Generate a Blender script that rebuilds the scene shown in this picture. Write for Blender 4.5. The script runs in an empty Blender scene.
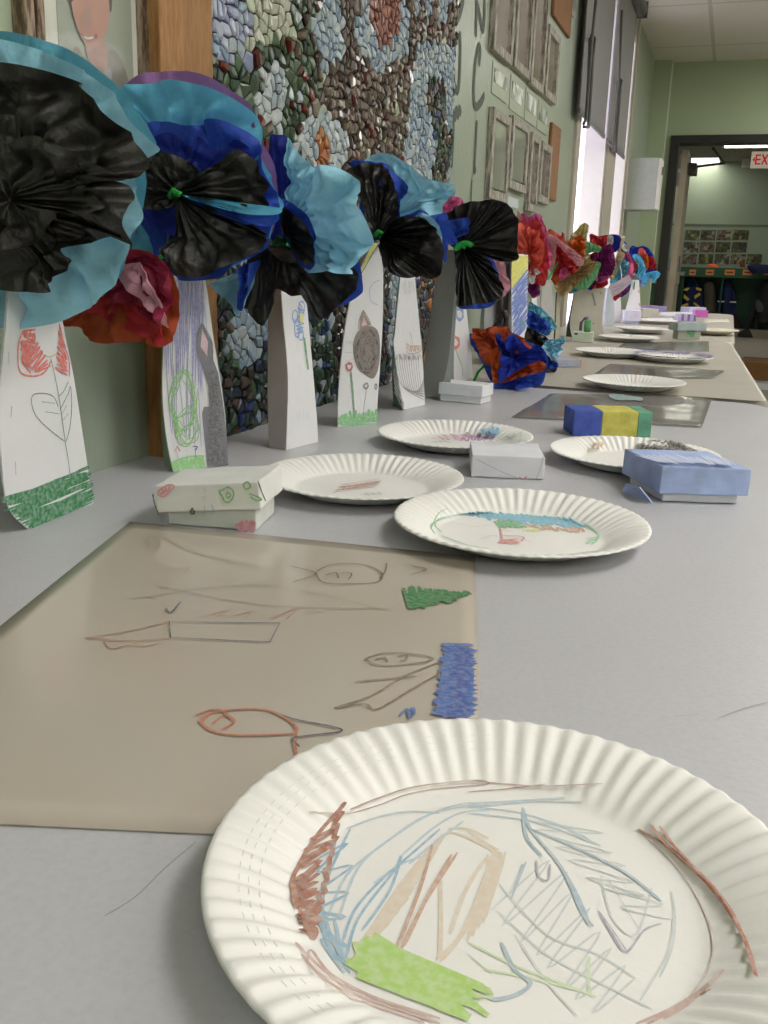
import bpy, bmesh, math, random
from mathutils import Vector, Matrix, noise
random.seed(7)
C = bpy.context.scene.collection
PI = math.pi

# ------------------------------------------------------------------ camera
F_, PT, RL, YW = 932.8683, 0.26171907, 0.02985188, 0.33889842
TZ = 0.72                      # table top height
CZ = TZ + 0.23856              # camera height
WX = -0.65                     # left wall plane
YB = 7.16                      # back wall of the room
YC = 15.9                      # far wall of the hall with the coat cubbies
CEIL = CZ + 1.365
CEIL2 = CZ + 1.62
cy_, sy_ = math.cos(YW), math.sin(YW)
FW = Vector((-sy_*math.cos(PT), cy_*math.cos(PT), -math.sin(PT)))
_r = Vector((cy_, sy_, 0)); _u = _r.cross(FW)
RT = _r*math.cos(RL) + _u*math.sin(RL); UP = _u*math.cos(RL) - _r*math.sin(RL)
O = Vector((0, 0, CZ))
cam = bpy.data.cameras.new('camera'); co = bpy.data.objects.new('camera', cam); C.objects.link(co)
cam.sensor_fit = 'HORIZONTAL'; cam.sensor_width = 36; cam.lens = F_/768*36
cam.clip_start = 0.02; cam.clip_end = 60
m = Matrix((RT, UP, -FW)).transposed().to_4x4(); m.translation = O
co.matrix_world = m
bpy.context.scene.camera = co

def ray(u, v): return FW + RT*((u-384)/F_) - UP*((v-512)/F_)
def hitp(u, v, p, n):
    d = ray(u, v); return O + d*((p-O).dot(n)/d.dot(n))
def T(u, v, z=TZ): return hitp(u, v, Vector((0, 0, z)), Vector((0, 0, 1)))
def W(u, v, x=WX): return hitp(u, v, Vector((x, 0, 0)), Vector((1, 0, 0)))
def AT(u, v, Y): return hitp(u, v, Vector((0, Y, 0)), Vector((0, 1, 0)))
def px(p):
    d = p-O; k = d.dot(FW); return 384+F_*d.dot(RT)/k, 512-F_*d.dot(UP)/k

# ------------------------------------------------------------------ materials
def lin(h):
    h = h.lstrip('#'); r = []
    for i in (0, 2, 4):
        c = int(h[i:i+2], 16)/255
        r.append(c/12.92 if c <= .04045 else ((c+.055)/1.055)**2.4)
    return (*r, 1)
MATS = {}
def nt(name):
    mt = bpy.data.materials.new(name); mt.use_nodes = True
    return mt, mt.node_tree.nodes, mt.node_tree.links, mt.node_tree.nodes['Principled BSDF']
def mat(name, col, rough=.6, var=.06, scale=30, bump=0, bscale=80, metal=0, coat=0, emit=0, spec=.5, trans=0, gain=1):
    if name in MATS: return MATS[name]
    mt, N, L, b = nt(name); c = tuple(x*gain for x in lin(col)[:3])+(1,)
    tc = N.new('ShaderNodeTexCoord'); nz = N.new('ShaderNodeTexNoise'); nz.inputs['Scale'].default_value = scale
    nz.inputs['Detail'].default_value = 4; L.new(tc.outputs['Object'], nz.inputs['Vector'])
    cr = N.new('ShaderNodeValToRGB'); cr.color_ramp.elements[0].position = .3; cr.color_ramp.elements[1].position = .7
    cr.color_ramp.elements[0].color = tuple(x*(1-var) for x in c[:3])+(1,)
    cr.color_ramp.elements[1].color = tuple(min(1, x*(1+var)) for x in c[:3])+(1,)
    L.new(nz.outputs['Fac'], cr.inputs['Fac']); L.new(cr.outputs['Color'], b.inputs['Base Color'])
    b.inputs['Roughness'].default_value = rough; b.inputs['Metallic'].default_value = metal
    b.inputs['Coat Weight'].default_value = coat; b.inputs['Coat Roughness'].default_value = .08
    b.inputs['Specular IOR Level'].default_value = spec
    if emit:
        L.new(cr.outputs['Color'], b.inputs['Emission Color']); b.inputs['Emission Strength'].default_value = emit
    if bump:
        n2 = N.new('ShaderNodeTexNoise'); n2.inputs['Scale'].default_value = bscale; n2.inputs['Detail'].default_value = 5
        L.new(tc.outputs['Object'], n2.inputs['Vector'])
        bp = N.new('ShaderNodeBump'); bp.inputs['Strength'].default_value = bump; bp.inputs['Distance'].default_value = .01
        L.new(n2.outputs['Fac'], bp.inputs['Height']); L.new(bp.outputs['Normal'], b.inputs['Normal'])
    if trans:
        tr = N.new('ShaderNodeBsdfTranslucent'); L.new(cr.outputs['Color'], tr.inputs['Color'])
        mx = N.new('ShaderNodeMixShader'); mx.inputs[0].default_value = trans
        L.new(b.outputs[0], mx.inputs[1]); L.new(tr.outputs[0], mx.inputs[2])
        L.new(mx.outputs[0], N['Material Output'].inputs['Surface'])
    MATS[name] = mt; return mt
CBG = ['#e6e4e2']
def crayon(col, alpha=.8):
    bg = CBG[0]; name = 'crayon_'+col+str(alpha)+bg
    if name in MATS: return MATS[name]
    mt, N, L, b = nt(name); b.inputs['Roughness'].default_value = .7
    tc = N.new('ShaderNodeTexCoord'); nz = N.new('ShaderNodeTexNoise'); nz.inputs['Scale'].default_value = 260
    L.new(tc.outputs['Object'], nz.inputs['Vector'])
    cr = N.new('ShaderNodeValToRGB'); A, B = lin(bg), lin(col); e = cr.color_ramp.elements
    e[0].position = .35; e[1].position = .6
    e[0].color = tuple(a+(q-a)*alpha*.78 for a, q in zip(A, B)); e[1].color = tuple(a+(q-a)*min(1, alpha*1.08) for a, q in zip(A, B))
    L.new(nz.outputs['Fac'], cr.inputs[0]); L.new(cr.outputs[0], b.inputs['Base Color'])
    MATS[name] = mt; return mt
def tissue(name, col, trans=.25, rough=.55, spec=.3):
    return mat('tissue_'+name, col, rough, .10, 45, .25, 160, spec=spec, trans=trans)

# ------------------------------------------------------------------ object helpers
ORG = {}
def mesh(name, vs, fs, m, parent=None, smooth=False, mats=None, idx=None):
    org = ORG.get(parent.name, Vector()) if parent else Vector()
    me = bpy.data.meshes.new(name)
    me.from_pydata([tuple(Vector(v)-org) for v in vs], [], fs); me.update()
    for q in (mats or [m]): me.materials.append(q)
    if idx: me.polygons.foreach_set('material_index', idx)
    if smooth: me.polygons.foreach_set('use_smooth', [True]*len(me.polygons))
    o = bpy.data.objects.new(name, me); C.objects.link(o)
    if parent: o.parent = parent
    ORG[o.name] = org
    return o
def empty(name, loc): 
    o = bpy.data.objects.new(name, None); C.objects.link(o); o.location = loc; o.empty_display_size = .02
    ORG[o.name] = Vector(loc); return o
def tag(o, label, cat, group=None):
    o['label'] = label; o['category'] = cat
    if group: o['group'] = group
    return o
def thing(name, loc, label, cat, group=None): return tag(empty(name, loc), label, cat, group)
def struct(o): o['kind'] = 'structure'; return o
def addbox(vs, fs, c, s, R=None):
    i = len(vs); c = Vector(c)
    for z in (-1, 1):
        for x, y in ((-1, -1), (1, -1), (1, 1), (-1, 1)):
            p = Vector((x*s[0]/2, y*s[1]/2, z*s[2]/2)); vs.append(c + (R @ p if R else p))
    for f in ((0, 3, 2, 1), (4, 5, 6, 7), (0, 1, 5, 4), (1, 2, 6, 5), (2, 3, 7, 6), (3, 0, 4, 7)): fs.append(tuple(i+k for k in f))
def boxes(name, lst, m, parent=None, bevel=0):
    vs, fs = [], []
    for b in lst: addbox(vs, fs, *b)
    o = mesh(name, vs, fs, m, parent)
    if bevel:
        md = o.modifiers.new('b', 'BEVEL'); md.width = bevel; md.segments = 2
    return o
def bb(name, a, b, m, parent=None, bevel=0):   # box by two corners
    a, b = Vector(a), Vector(b)
    return boxes(name, [((a+b)/2, [abs(x) for x in (b-a)])], m, parent, bevel)
def tubeg(vs, fs, pts, r, n=8):
    pts = [Vector(p) for p in pts]; k0 = len(vs)
    for i, p in enumerate(pts):
        d = (pts[min(i+1, len(pts)-1)]-pts[max(i-1, 0)]).normalized()
        a = d.cross(Vector((0, 0, 1)) if abs(d.z) < .9 else Vector((1, 0, 0))).normalized(); b = d.cross(a)
        rr = r[i] if isinstance(r, (list, tuple)) else r
        for k in range(n):
            t = 2*PI*k/n; vs.append(p + a*math.cos(t)*rr + b*math.sin(t)*rr)
    for i in range(len(pts)-1):
        for k in range(n):
            q = k0+i*n; fs.append((q+k, q+(k+1) % n, q+n+(k+1) % n, q+n+k))
    fs.append(tuple(k0+k for k in range(n))[::-1]); q = k0+(len(pts)-1)*n; fs.append(tuple(q+k for k in range(n)))
def tube(name, pts, r, m, parent=None, n=8):
    vs, fs = [], []; tubeg(vs, fs, pts, r, n); return mesh(name, vs, fs, m, parent, True)
def lathe(vs, fs, c, prof, n=32, cap=True):
    k0 = len(vs); c = Vector(c)
    for r, z in prof:
        for k in range(n): t = 2*PI*k/n; vs.append(c+Vector((r*math.cos(t), r*math.sin(t), z)))
    for i in range(len(prof)-1):
        for k in range(n): q = k0+i*n; fs.append((q+k, q+(k+1) % n, q+n+(k+1) % n, q+n+k))
    if cap: fs.append(tuple(k0+k for k in range(n))[::-1]); q = k0+(len(prof)-1)*n; fs.append(tuple(q+k for k in range(n)))
def cat(pts, per=6, closed=False):
    n = len(pts); out = []
    rng = range(n) if closed else range(n-1)
    for i in rng:
        p0 = pts[(i-1) % n] if closed or i > 0 else pts[i]; p1 = pts[i]; p2 = pts[(i+1) % n]
        p3 = pts[(i+2) % n] if closed or i+2 < n else pts[min(i+1, n-1)]
        for k in range(per):
            t = k/per
            out.append(tuple(.5*((2*b)+(-a+c)*t+(2*a-5*b+4*c-d)*t*t+(-a+3*b-3*c+d)*t**3) for a, b, c, d in zip(p0, p1, p2, p3)))
    if not closed: out.append(tuple(pts[-1]))
    return out

# drawing on planes: P = (point, normal)
class Plane:
    def __init__(s, p, n, off=.0004):
        s.p = Vector(p); s.n = Vector(n).normalized()
        if (O-s.p).dot(s.n) < 0: s.n = -s.n
        s.off = off
    def hit(s, u, v, k=1): return hitp(u, v, s.p+s.n*s.off*k, s.n)
def ribbon(name, plane, strokes, w, m, parent, k=1, smooth=True):
    vs, fs = [], []
    for si, st in enumerate(strokes):
        if smooth and len(st) > 2: st = cat(st, 5)
        P = [plane.hit(u, v, k+si*.01+ii*.004) for ii, (u, v) in enumerate(st)]; a = len(vs)
        for i, p in enumerate(P):
            d = P[min(i+1, len(P)-1)]-P[max(i-1, 0)]
            if d.length < 1e-9: d = Vector((1, 0, 0))
            s = d.normalized().cross(plane.n)*w*.5*(1 if 0 < i < len(P)-1 else .5)
            vs += [p-s, p+s]
        for i in range(len(P)-1): fs.append((a+2*i, a+2*i+1, a+2*i+3, a+2*i+2))
    return mesh(name, vs, fs, m, parent)
def poly(name, plane, pts, m, parent, k=.5, curve=False):
    if curve: pts = cat(pts, 6, True)
    return mesh(name, [plane.hit(u, v, k) for u, v in pts], [tuple(range(len(pts)))], m, parent)
def lerp(a, b, t): return tuple(x+(y-x)*t for x, y in zip(a, b))
def zig(a0, a1, b0, b1, n, j=1.5, seed=1):
    rr = random.Random(seed); out = []
    for i in range(n):
        t = i/(n-1); p = lerp(a0, a1, t) if i % 2 == 0 else lerp(b0, b1, t)
        out.append((p[0]+rr.uniform(-j, j), p[1]+rr.uniform(-j, j)))
    return out
def loops(c, rx, ry, n, turns=5, j=.25, seed=1):
    rr = random.Random(seed); out = []
    for i in range(n):
        t = i/n*turns*2*PI; s = 1+rr.uniform(-j, j)
        out.append((c[0]+rx*s*math.cos(t)+rr.uniform(-1, 1)*rx*.1, c[1]+ry*s*math.sin(t)))
    return out

# ------------------------------------------------------------------ shared materials
M_paper = mat('white_paper', '#e6e5e8', .75, .02, 20, .08, 60, trans=.06)
M_paperw = mat('aged_paper', '#d8d2c4', .75, .04, 20, .08, 60)
M_inpaper = mat('paper_inside', '#b9b2b0', .8, .03)
M_plate = mat('paper_plate', '#eae8e4', .55, .015, 40, .04, 200)
M_wall = mat('green_wall_paint', '#9da797', .35, .03, 6, .12, 60, spec=.5)
M_wallb = mat('back_wall_paint', '#a2b090', .5, .03, 4, .1, 60)
M_black = mat('black_frame_paint', '#1b1712', .5, .1)
M_blind = mat('grey_shade_fabric', '#8b8a8b', .8, .04, 60, .1, 400)
M_white = mat('white_trim_paint', '#dcdad4', .45, .02)
M_metal = mat('brushed_metal', '#8f8f8c', .35, .05, metal=.9)

def frame_wood(name, a, b):
    mt, N, L, bs = nt(name); tc = N.new('ShaderNodeTexCoord'); mp = N.new('ShaderNodeMapping'); mp.inputs['Scale'].default_value = (60, 60, 9)
    nz = N.new('ShaderNodeTexNoise'); nz.inputs['Scale'].default_value = 3; nz.inputs['Detail'].default_value = 6; nz.inputs['Roughness'].default_value = .7
    cr = N.new('ShaderNodeValToRGB'); cr.color_ramp.elements[0].position = .42; cr.color_ramp.elements[1].position = .58
    cr.color_ramp.elements[0].color = lin(a); cr.color_ramp.elements[1].color = lin(b)
    L.new(tc.outputs['Object'], mp.inputs[0]); L.new(mp.outputs[0], nz.inputs['Vector']); L.new(nz.outputs['Fac'], cr.inputs[0]); L.new(cr.outputs[0], bs.inputs['Base Color'])
    bs.inputs['Roughness'].default_value = .6
    bp = N.new('ShaderNodeBump'); bp.inputs['Strength'].default_value = .3; bp.inputs['Distance'].default_value = .003
    L.new(nz.outputs['Fac'], bp.inputs['Height']); L.new(bp.outputs[0], bs.inputs['Normal'])
    return mt
M_fr_brown = frame_wood('worn_brown_wood', '#5a4030', '#a58f78')
M_fr_grey = frame_wood('weathered_grey_wood', '#6e6862', '#bdb7ac')
M_pine = frame_wood('honey_pine', '#966634', '#a87a48')
M_pine2 = frame_wood('pine_inner', '#8c5f30', '#9c7040')

# ------------------------------------------------------------------ the room
def tiles_mat(name, col, line, sx, sy, ox=0, oy=0, lw=.02, rough=.8):
    mt, N, L, b = nt(name); tc = N.new('ShaderNodeTexCoord'); sp = N.new('ShaderNodeSeparateXYZ'); L.new(tc.outputs['Object'], sp.inputs[0])
    def axis(out, s, o):
        a = N.new('ShaderNodeMath'); a.operation = 'ADD'; a.inputs[1].default_value = 100*s-o; L.new(out, a.inputs[0])
        mo = N.new('ShaderNodeMath'); mo.operation = 'MODULO'; mo.inputs[1].default_value = s; L.new(a.outputs[0], mo.inputs[0])
        lt = N.new('ShaderNodeMath'); lt.operation = 'LESS_THAN'; lt.inputs[1].default_value = lw; L.new(mo.outputs[0], lt.inputs[0]); return lt
    mx = N.new('ShaderNodeMath'); mx.operation = 'MAXIMUM'
    L.new(axis(sp.outputs[0], sx, ox).outputs[0], mx.inputs[0]); L.new(axis(sp.outputs[1], sy, oy).outputs[0], mx.inputs[1])
    nz = N.new('ShaderNodeTexNoise'); nz.inputs['Scale'].default_value = 60; L.new(tc.outputs['Object'], nz.inputs['Vector'])
    cr = N.new('ShaderNodeValToRGB'); c = lin(col); cr.color_ramp.elements[0].color = tuple(x*.9 for x in c[:3])+(1,); cr.color_ramp.elements[1].color = c
    L.new(nz.outputs['Fac'], cr.inputs[0])
    mc = N.new('ShaderNodeMixRGB'); mc.inputs[2].default_value = lin(line); L.new(mx.outputs[0], mc.inputs[0]); L.new(cr.outputs[0], mc.inputs[1])
    L.new(mc.outputs[0], b.inputs['Base Color']); b.inputs['Roughness'].default_value = rough
    return mt
CY1, CY0 = T(700, 45.5, CEIL).y, T(700, 3.5, CEIL).y
XR = 4.6; YR = -3.0; XL = WX-.15
struct(bb('floor', (XL-4, YR-.1, -.05), (XR+.2, YC+.3, 0), tiles_mat('floor_tiles', '#a89f92', '#978f83', .305, .305, lw=.004, rough=.45)))
struct(bb('ceiling', (XL, YR-.1, CEIL), (XR+.2, YB+.12, CEIL+.05), tiles_mat('ceiling_tiles', '#c9c6ba', '#a9a699', 1.22, CY1-CY0, -.28, CY1, .022)))
# left wall with two window openings
wz0, wz1 = CZ-.30, CZ+1.25
wy = [(W(575, 170).y, W(606, 160).y-.03), (W(612, 165).y+.03, W(625, 170).y)]
segs = [((XL, YR-.1, 0), (WX, wy[0][0], CEIL)), ((XL, wy[0][1], 0), (WX, wy[1][0], CEIL)), ((XL, wy[1][1], 0), (WX, YB+.12, CEIL))]
for a, b in wy: segs += [((XL, a, 0), (WX, b, wz0)), ((XL, a, wz1), (WX, b, CEIL))]
struct(boxes('wall_left', [((Vector(a)+Vector(b))/2, [abs(x) for x in Vector(b)-Vector(a)]) for a, b in segs], M_wall))
struct(bb('wall_right', (XR, YR-.1, 0), (XR+.1, YC+.2, CEIL2+.05), M_wallb))
struct(bb('wall_rear', (XL, YR-.1, 0), (XR, YR, CEIL), M_wallb))
# back wall with doorway
dx0 = AT(668, 200, YB).x; dz = AT(676, 143, YB).z; dx1 = dx0+1.95
dl = AT(667.5, 200, YB).x
DL = AT(671.5, 136, YB)            # outer top-left of the black frame
DX, DZ = DL.x+.0, DL.z
fwid = .058
ix, iz = DX+fwid, DZ-.052
struct(boxes('wall_back', [(((XL+DX+.02)/2, YB+.06, CEIL/2), (DX+.02-XL, .12, CEIL)), (((DX+.02+DX+2.1)/2, YB+.06, (DZ-.02+CEIL)/2), (2.08, .12, CEIL-DZ+.02)),
    (((DX+2.1+XR)/2, YB+.06, CEIL/2), (XR-DX-2.1, .12, CEIL))], M_wallb))
pw = AT(671, 80, YB).x
struct(bb('trim_1', (WX, YB-.10, 0), (pw, YB, CEIL), M_wallb))
struct(bb('trim_6', (pw, YB-.012, 0), (pw+.006, YB, CEIL-.0), M_white))
d = empty('door_1', (DX, YB, 0)); struct(d)
boxes('door_frame', [((DX+fwid/2, YB+.05, DZ/2), (fwid, .16, DZ)), ((DX+2.12-fwid/2, YB+.05, DZ/2), (fwid, .16, DZ)), ((DX+1.06, YB+.05, DZ-.026), (2.12-2*fwid, .16, .052))], M_black, d)
# door leaf swung open into the hall
M_leaf = mat('beige_door_paint', '#a59a86', .4, .08, 8)
lfx = ix+.012
leaf = bb('door_leaf', (lfx, YB+.16, .01), (lfx+.045, YB+.72, iz-.02), M_leaf, d)
boxes('hinge', [((ix+.006, YB+.15, z), (.02, .03, .09)) for z in (iz-.1, iz-.22, 1.0, .25)], M_metal, d)
boxes('door_handle', [((lfx+.07, YB+.62, CZ-.02), (.04, .12, .03)), ((lfx+.05, YB+.58, CZ-.02), (.012, .05, .16))], M_metal, d, .004)
boxes('kick_plate', [((lfx+.047, YB+.5, CZ+.05), (.004, .1, .12))], mat('dark_plate', '#4a453c', .5), d)
vs, fs = [], []
tubeg(vs, fs, [(lfx+.05, YB+.55, iz-.10), (ix+.30, YB+.42, iz-.085), (ix+.22, YB+.14, iz-.015)], .009)
addbox(vs, fs, (lfx+.07, YB+.5, iz-.12), (.06, .28, .07))
mesh('door_closer', vs, fs, mat('closer_metal', '#3a352e', .4), d)
struct(bb('trim_7', (pw+.008, YB-.010, .1), (DX, YB, AT(650, 283, YB).z), mat('dark_green_dado', '#2c4a34', .5)))
struct(bb('baseboard_back', (WX, YB-.012, 0), (DX, YB, .1), M_black))
# hall
M_hall = mat('hall_wall_paint', '#9aa892', .5, .03, 4, .1, 60)
struct(bb('wall_hall_left', (-3.3, YB+.12, 0), (-3.2, YC, CEIL2), M_hall))
struct(bb('wall_hall', (-3.3, YC, 0), (XR+.2, YC+.1, CEIL2), M_hall))
struct(bb('ceiling_hall', (-3.3, YB+.12, CEIL2), (XR+.2, YC+.1, CEIL2+.05), mat('hall_ceiling', '#8f8c80', .8)))
struct(bb('wall_hall_header', (-3.3, YB+.12, CEIL), (XR, YB+.2, CEIL2), M_hall))
zl = AT(680, 224.4, YC).z
struct(bb('trim_2', (-3.2, YC-.012, zl-.012), (XR, YC, zl+.012), mat('seam', '#6c7867', .6)))

# windows
M_pane = mat('daylit_frosted_pane', '#f3ecff', .4, .01, emit=1.5)
M_mull = mat('window_frame_paint', '#b3aa9e', .5, .04)
for i, (a, b) in enumerate(wy):
    w = struct(empty('window_%d' % (i+1), (WX, (a+b)/2, wz0)))
    fr = .035
    lst = [((WX-.05, a+fr/2, (wz0+wz1)/2), (.10, fr, wz1-wz0)), ((WX-.05, b-fr/2, (wz0+wz1)/2), (.10, fr, wz1-wz0)),
           ((WX-.05, (a+b)/2, wz0+fr/2), (.10, b-a-2*fr, fr)), ((WX-.05, (a+b)/2, wz1-fr/2), (.10, b-a-2*fr, fr))]
    boxes('window_frame', lst, M_white, w)
    boxes('sash', [((WX-.08, a+(b-a)*.3, (wz0+wz1)/2), (.03, .03, wz1-wz0-2*fr))], M_white, w)
    bb('pane', (WX-.12, a+fr, wz0+fr), (WX-.10, b-fr, wz1-fr), M_pane, w)
    bb('window_sill', (WX, a-.02, wz0-.03), (WX+.035, b+.02, wz0), M_white, w, .004)
struct(boxes('trim_3', [((WX+.006, wy[0][0]-.05, (wz0+CEIL)/2), (.012, .10, CEIL-wz0)), ((WX+.006, (wy[0][1]+wy[1][0])/2, (wz0+CEIL)/2), (.012, wy[1][0]-wy[0][1], CEIL-wz0)),
    ((WX+.006, wy[1][1]+.03, (wz0+CEIL)/2), (.012, .06, CEIL-wz0))], M_mull))
# roller shades
bz = W(577.6, 108.3, WX+.03).z
by = [(W(578, 100, WX+.03).y, W(608, 90, WX+.03).y), (W(610, 90, WX+.03).y, W(624.5, 150, WX+.03).y)]
for i, (a, b) in enumerate(by):
    s = thing('roller_shade', (WX+.03, (a+b)/2, CEIL-.1), ['grey roller shade half lowered over the nearer window', 'grey roller shade half lowered over the farther window, next to the wall cabinet'][i], 'shade', None)
    bb('shade_fabric', (WX+.03, a+.03, bz), (WX+.034, b-.02, CEIL-.07), M_blind, s)
    bb('hem_bar', (WX+.026, a+.03, bz-.012), (WX+.038, b-.02, bz+.008), mat('hem', '#6d6c6d', .5), s, .002)
    tube('roller_tube', [(WX+.05, a+.03, CEIL-.06), (WX+.05, b, CEIL-.06)], .035, mat('roller', '#5d5b5b', .4), s, 14)
    bb('mounting_bracket', (WX+.013, b, CEIL-.1), (WX+.085, b+.01, CEIL-.02), M_metal, s)
    # bead chain loop
    c0 = [W(*q, WX+.07) for q in ([(596, 0), (592, 40), (585.5, 120), (583.5, 124), (583.8, 127)] if i == 0 else [(622, 10), (619, 80), (613, 145), (612.6, 152)])]
    c1 = [W(*q, WX+.06) for q in ([(588.5, 127), (589, 120), (593.5, 55), (595, 38), (592, 34), (590, 38), (587, 112)] if i == 0 else [(615.5, 152), (616, 145), (620.5, 90), (621.5, 80), (619, 77), (617, 82), (615, 145)])]
    tube('pull_chain', c0+c1, .006, mat('chain', '#5b5a58', .5), s, 6)

# wall cabinet by the window
a = W(631, 158, WX); zt, zb = AT(645, 158.5, 6.05).z, AT(645, 210, 6.05).z
cabn = thing('wall_cabinet', (WX, 6.2, zb), 'plain white box cabinet on the left wall between the windows and doorway', 'cabinet')
xr = AT(657, 180, 6.0).x
bb('body', (WX, 6.0, zb), (xr, 6.2, zt), mat('pale_grey_cabinet', '#b2b8b2', .5), cabn, .004)
bb('door', (xr, 6.0, zb+.004), (xr+.015, 6.2, zt-.004), M_white, cabn, .003)
bb('door_handle', (xr+.02, 6.03, (zb+zt)/2+.05), (xr+.03, 6.045, zt-.05), M_metal, cabn)

# ceiling lights
M_glow = mat('lit_diffuser', '#fffdf8', .5, .0, emit=13)
def clight(x, y, z, sx, sy, lab, g, m=None):
    t = thing('ceiling_light', (x, y, z), lab, 'light', g)
    boxes('frame', [((x-sx/2, y, z-.01), (.03, sy+.03, .02)), ((x+sx/2, y, z-.01), (.03, sy+.03, .02)), ((x, y-sy/2, z-.01), (sx-.03, .03, .02)), ((x, y+sy/2, z-.01), (sx-.03, .03, .02))], M_white, t)
    bb('diffuser', (x-sx/2+.015, y-sy/2+.015, z-.012), (x+sx/2-.015, y+sy/2-.015, z-.002), m or M_glow, t)
for x in (.95, 3.1):
    for y in (-1.6, .9, 3.4, 6.0):
        clight(x, y, CEIL, .6, 1.2, 'flush rectangular ceiling light above the room', 'ceiling lights of the room')
M_glowh = mat('lit_hall_tube', '#fffaf0', .5, .0, emit=9)
p1 = T(690, 160.5, CEIL2-.01); p2 = T(720, 160, CEIL2-.01)
clight((p1.x+p2.x)/2, (p1.y+p2.y)/2, CEIL2, p2.x-p1.x, .75, 'short lit strip light on the hall ceiling beside the door closer', None, M_glowh)
p1 = T(723.5, 146, CEIL2-.01)
clight(p1.x+.65, p1.y, CEIL2, 1.3, .3, 'long lit strip light on the hall ceiling above the exit sign', None, M_glowh)
for x in (-2.0, 2.6): 
    clight(x, 12.8, CEIL2, 1.2, .6, 'strip light on the hall ceiling', 'hall strip lights beyond the doorway', M_glowh)

# exit sign
YE = 9.6
a, b = AT(751.5, 151.5, YE), AT(750, 168, YE); wdt = .33
ex = thing('exit_sign', (a.x+wdt/2, YE+.03, a.z), 'white exit sign with red letters hanging in the hall beyond the doorway', 'sign')
bb('sign_box', (b.x, YE, b.z), (b.x+wdt, YE+.05, a.z), mat('sign_white', '#efe9d2', .5, emit=.25), ex, .004)
tube('hanger', [(b.x+wdt/2, YE+.025, a.z), (b.x+wdt/2, YE+.025, CEIL2)], .008, M_white, ex)
M_red = mat('sign_red', '#d8261e', .5, emit=.3)
LH = (a.z-b.z)*.62; z0 = b.z+(a.z-b.z)*.2; xx = b.x+.036
vs, fs = [], []
def bar(p, q, w): 
    p, q = Vector(p), Vector(q); dd = q-p; L_ = dd.length; an = math.atan2(dd.z, dd.x)
    addbox(vs, fs, (p+q)/2, (L_, .004, w), Matrix.Rotation(-an, 3, 'Y'))
def P2(x, z): return (x, YE-.002, z)
t_ = .013; lw_ = .046
for (x, ch) in ((xx, 'E'), (xx+.057, 'X'), (xx+.112, 'I'), (xx+.132, 'T')):
    if ch == 'E':
        bar(P2(x+t_/2, z0), P2(x+t_/2, z0+LH), t_)
        for k in (t_/2, LH/2, LH-t_/2): bar(P2(x, z0+k), P2(x+lw_, z0+k), t_)
    if ch == 'X': bar(P2(x, z0), P2(x+lw_, z0+LH), t_); bar(P2(x, z0+LH), P2(x+lw_, z0), t_)
    if ch == 'I': bar(P2(x+t_/2, z0), P2(x+t_/2, z0+LH), t_)
    if ch == 'T': bar(P2(x+.025, z0), P2(x+.025, z0+LH), t_); bar(P2(x-.002, z0+LH-t_/2), P2(x+.052, z0+LH-t_/2), t_)
mesh('lettering', vs, fs, M_red, ex)
q = b.x+.012; zc = z0+LH/2
mesh('arrow', [P2(q, zc), P2(q+.02, zc+.022), P2(q+.02, zc-.022)], [(0, 1, 2)], M_red, ex)
# smoke detector
p = T(729, 163, CEIL2)
vs, fs = [], []; lathe(vs, fs, (p.x, p.y, CEIL2), [(.08, 0), (.08, -.03), (.05, -.06)], 20)
tag(mesh('smoke_detector', vs, fs, mat('dark_plastic', '#2a2723', .5), None), 'small dark round detector on the hall ceiling left of the exit sign', 'detector')
p = T(747, 158, CEIL2)
tag(bb('emergency_light', (p.x-.06, p.y, CEIL2-.12), (p.x+.05, p.y+.1, CEIL2), M_white, None, .01), 'small white emergency light box beside the exit sign', 'light')

# ------------------------------------------------------------------ hall cubbies
M_cub = mat('dark_green_cubby', '#1f4a30', .5, .08, 4)
M_cub2 = mat('green_cubby_fascia', '#2c5c3c', .45, .06, 4)
zt = AT(690, 267, YC).z; zb = AT(690, 276.5, YC).z; x0 = AT(679, 270, YC).x-.02; x1 = 3.4
cub = thing('coat_cubby', (x0, YC-.35, 0), 'long dark green coat cubby with an open shelf on the far hall wall', 'cubby')
YF = YC-.38
zt = AT(690, 267, YF).z; zb = AT(690, 276.5, YF).z
bb('top_shelf', (x0, YF, zt-.03), (x1, YC, zt), M_cub2, cub)
bb('fascia', (x0, YF, zb), (x1, YF+.02, zt-.03), M_cub2, cub)
bb('back_panel', (x0, YC-.02, .12), (x1, YC, zt-.03), M_cub, cub)
bb('plinth', (x0, YF+.04, 0), (x1, YC, .12), mat('plinth', '#8d8676', .5), cub)
for u in (681, 720.5, 775, 820):
    xx = AT(u, 300, YF).x if u < 790 else AT(775, 300, YF).x+.9
    bb('divider', (xx-.012, YF+.02, .12), (xx+.012, YC-.02, zt-.03), M_cub, cub)
M_or = mat('orange_card', '#e8935a', .7)
M_ink = mat('dark_ink', '#5a3320', .7)
for i, (u0, u1) in enumerate(((689.5, 696), (706, 714), (725, 735), (743, 752.5), (764, 774))):
    a, b = AT(u0, 271, YF).x, AT(u1, 271, YF).x; za, zb_ = AT(u0, 269.5, YF).z, AT(u0, 275, YF).z
    o = tag(bb('name_label', (a, YF-.004, zb_), (b, YF, za), M_or, None), 'orange name card on the cubby front, ' + ['first from the doorway', 'second from the doorway', 'third from the doorway', 'fourth from the doorway', 'at the right edge of the photo'][i], 'label', 'orange name cards on the cubby')
    boxes('ink', [(((a+b)/2, YF-.005, (za+zb_)/2), ((b-a)*.7, .002, .018))], M_ink, o)

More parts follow.
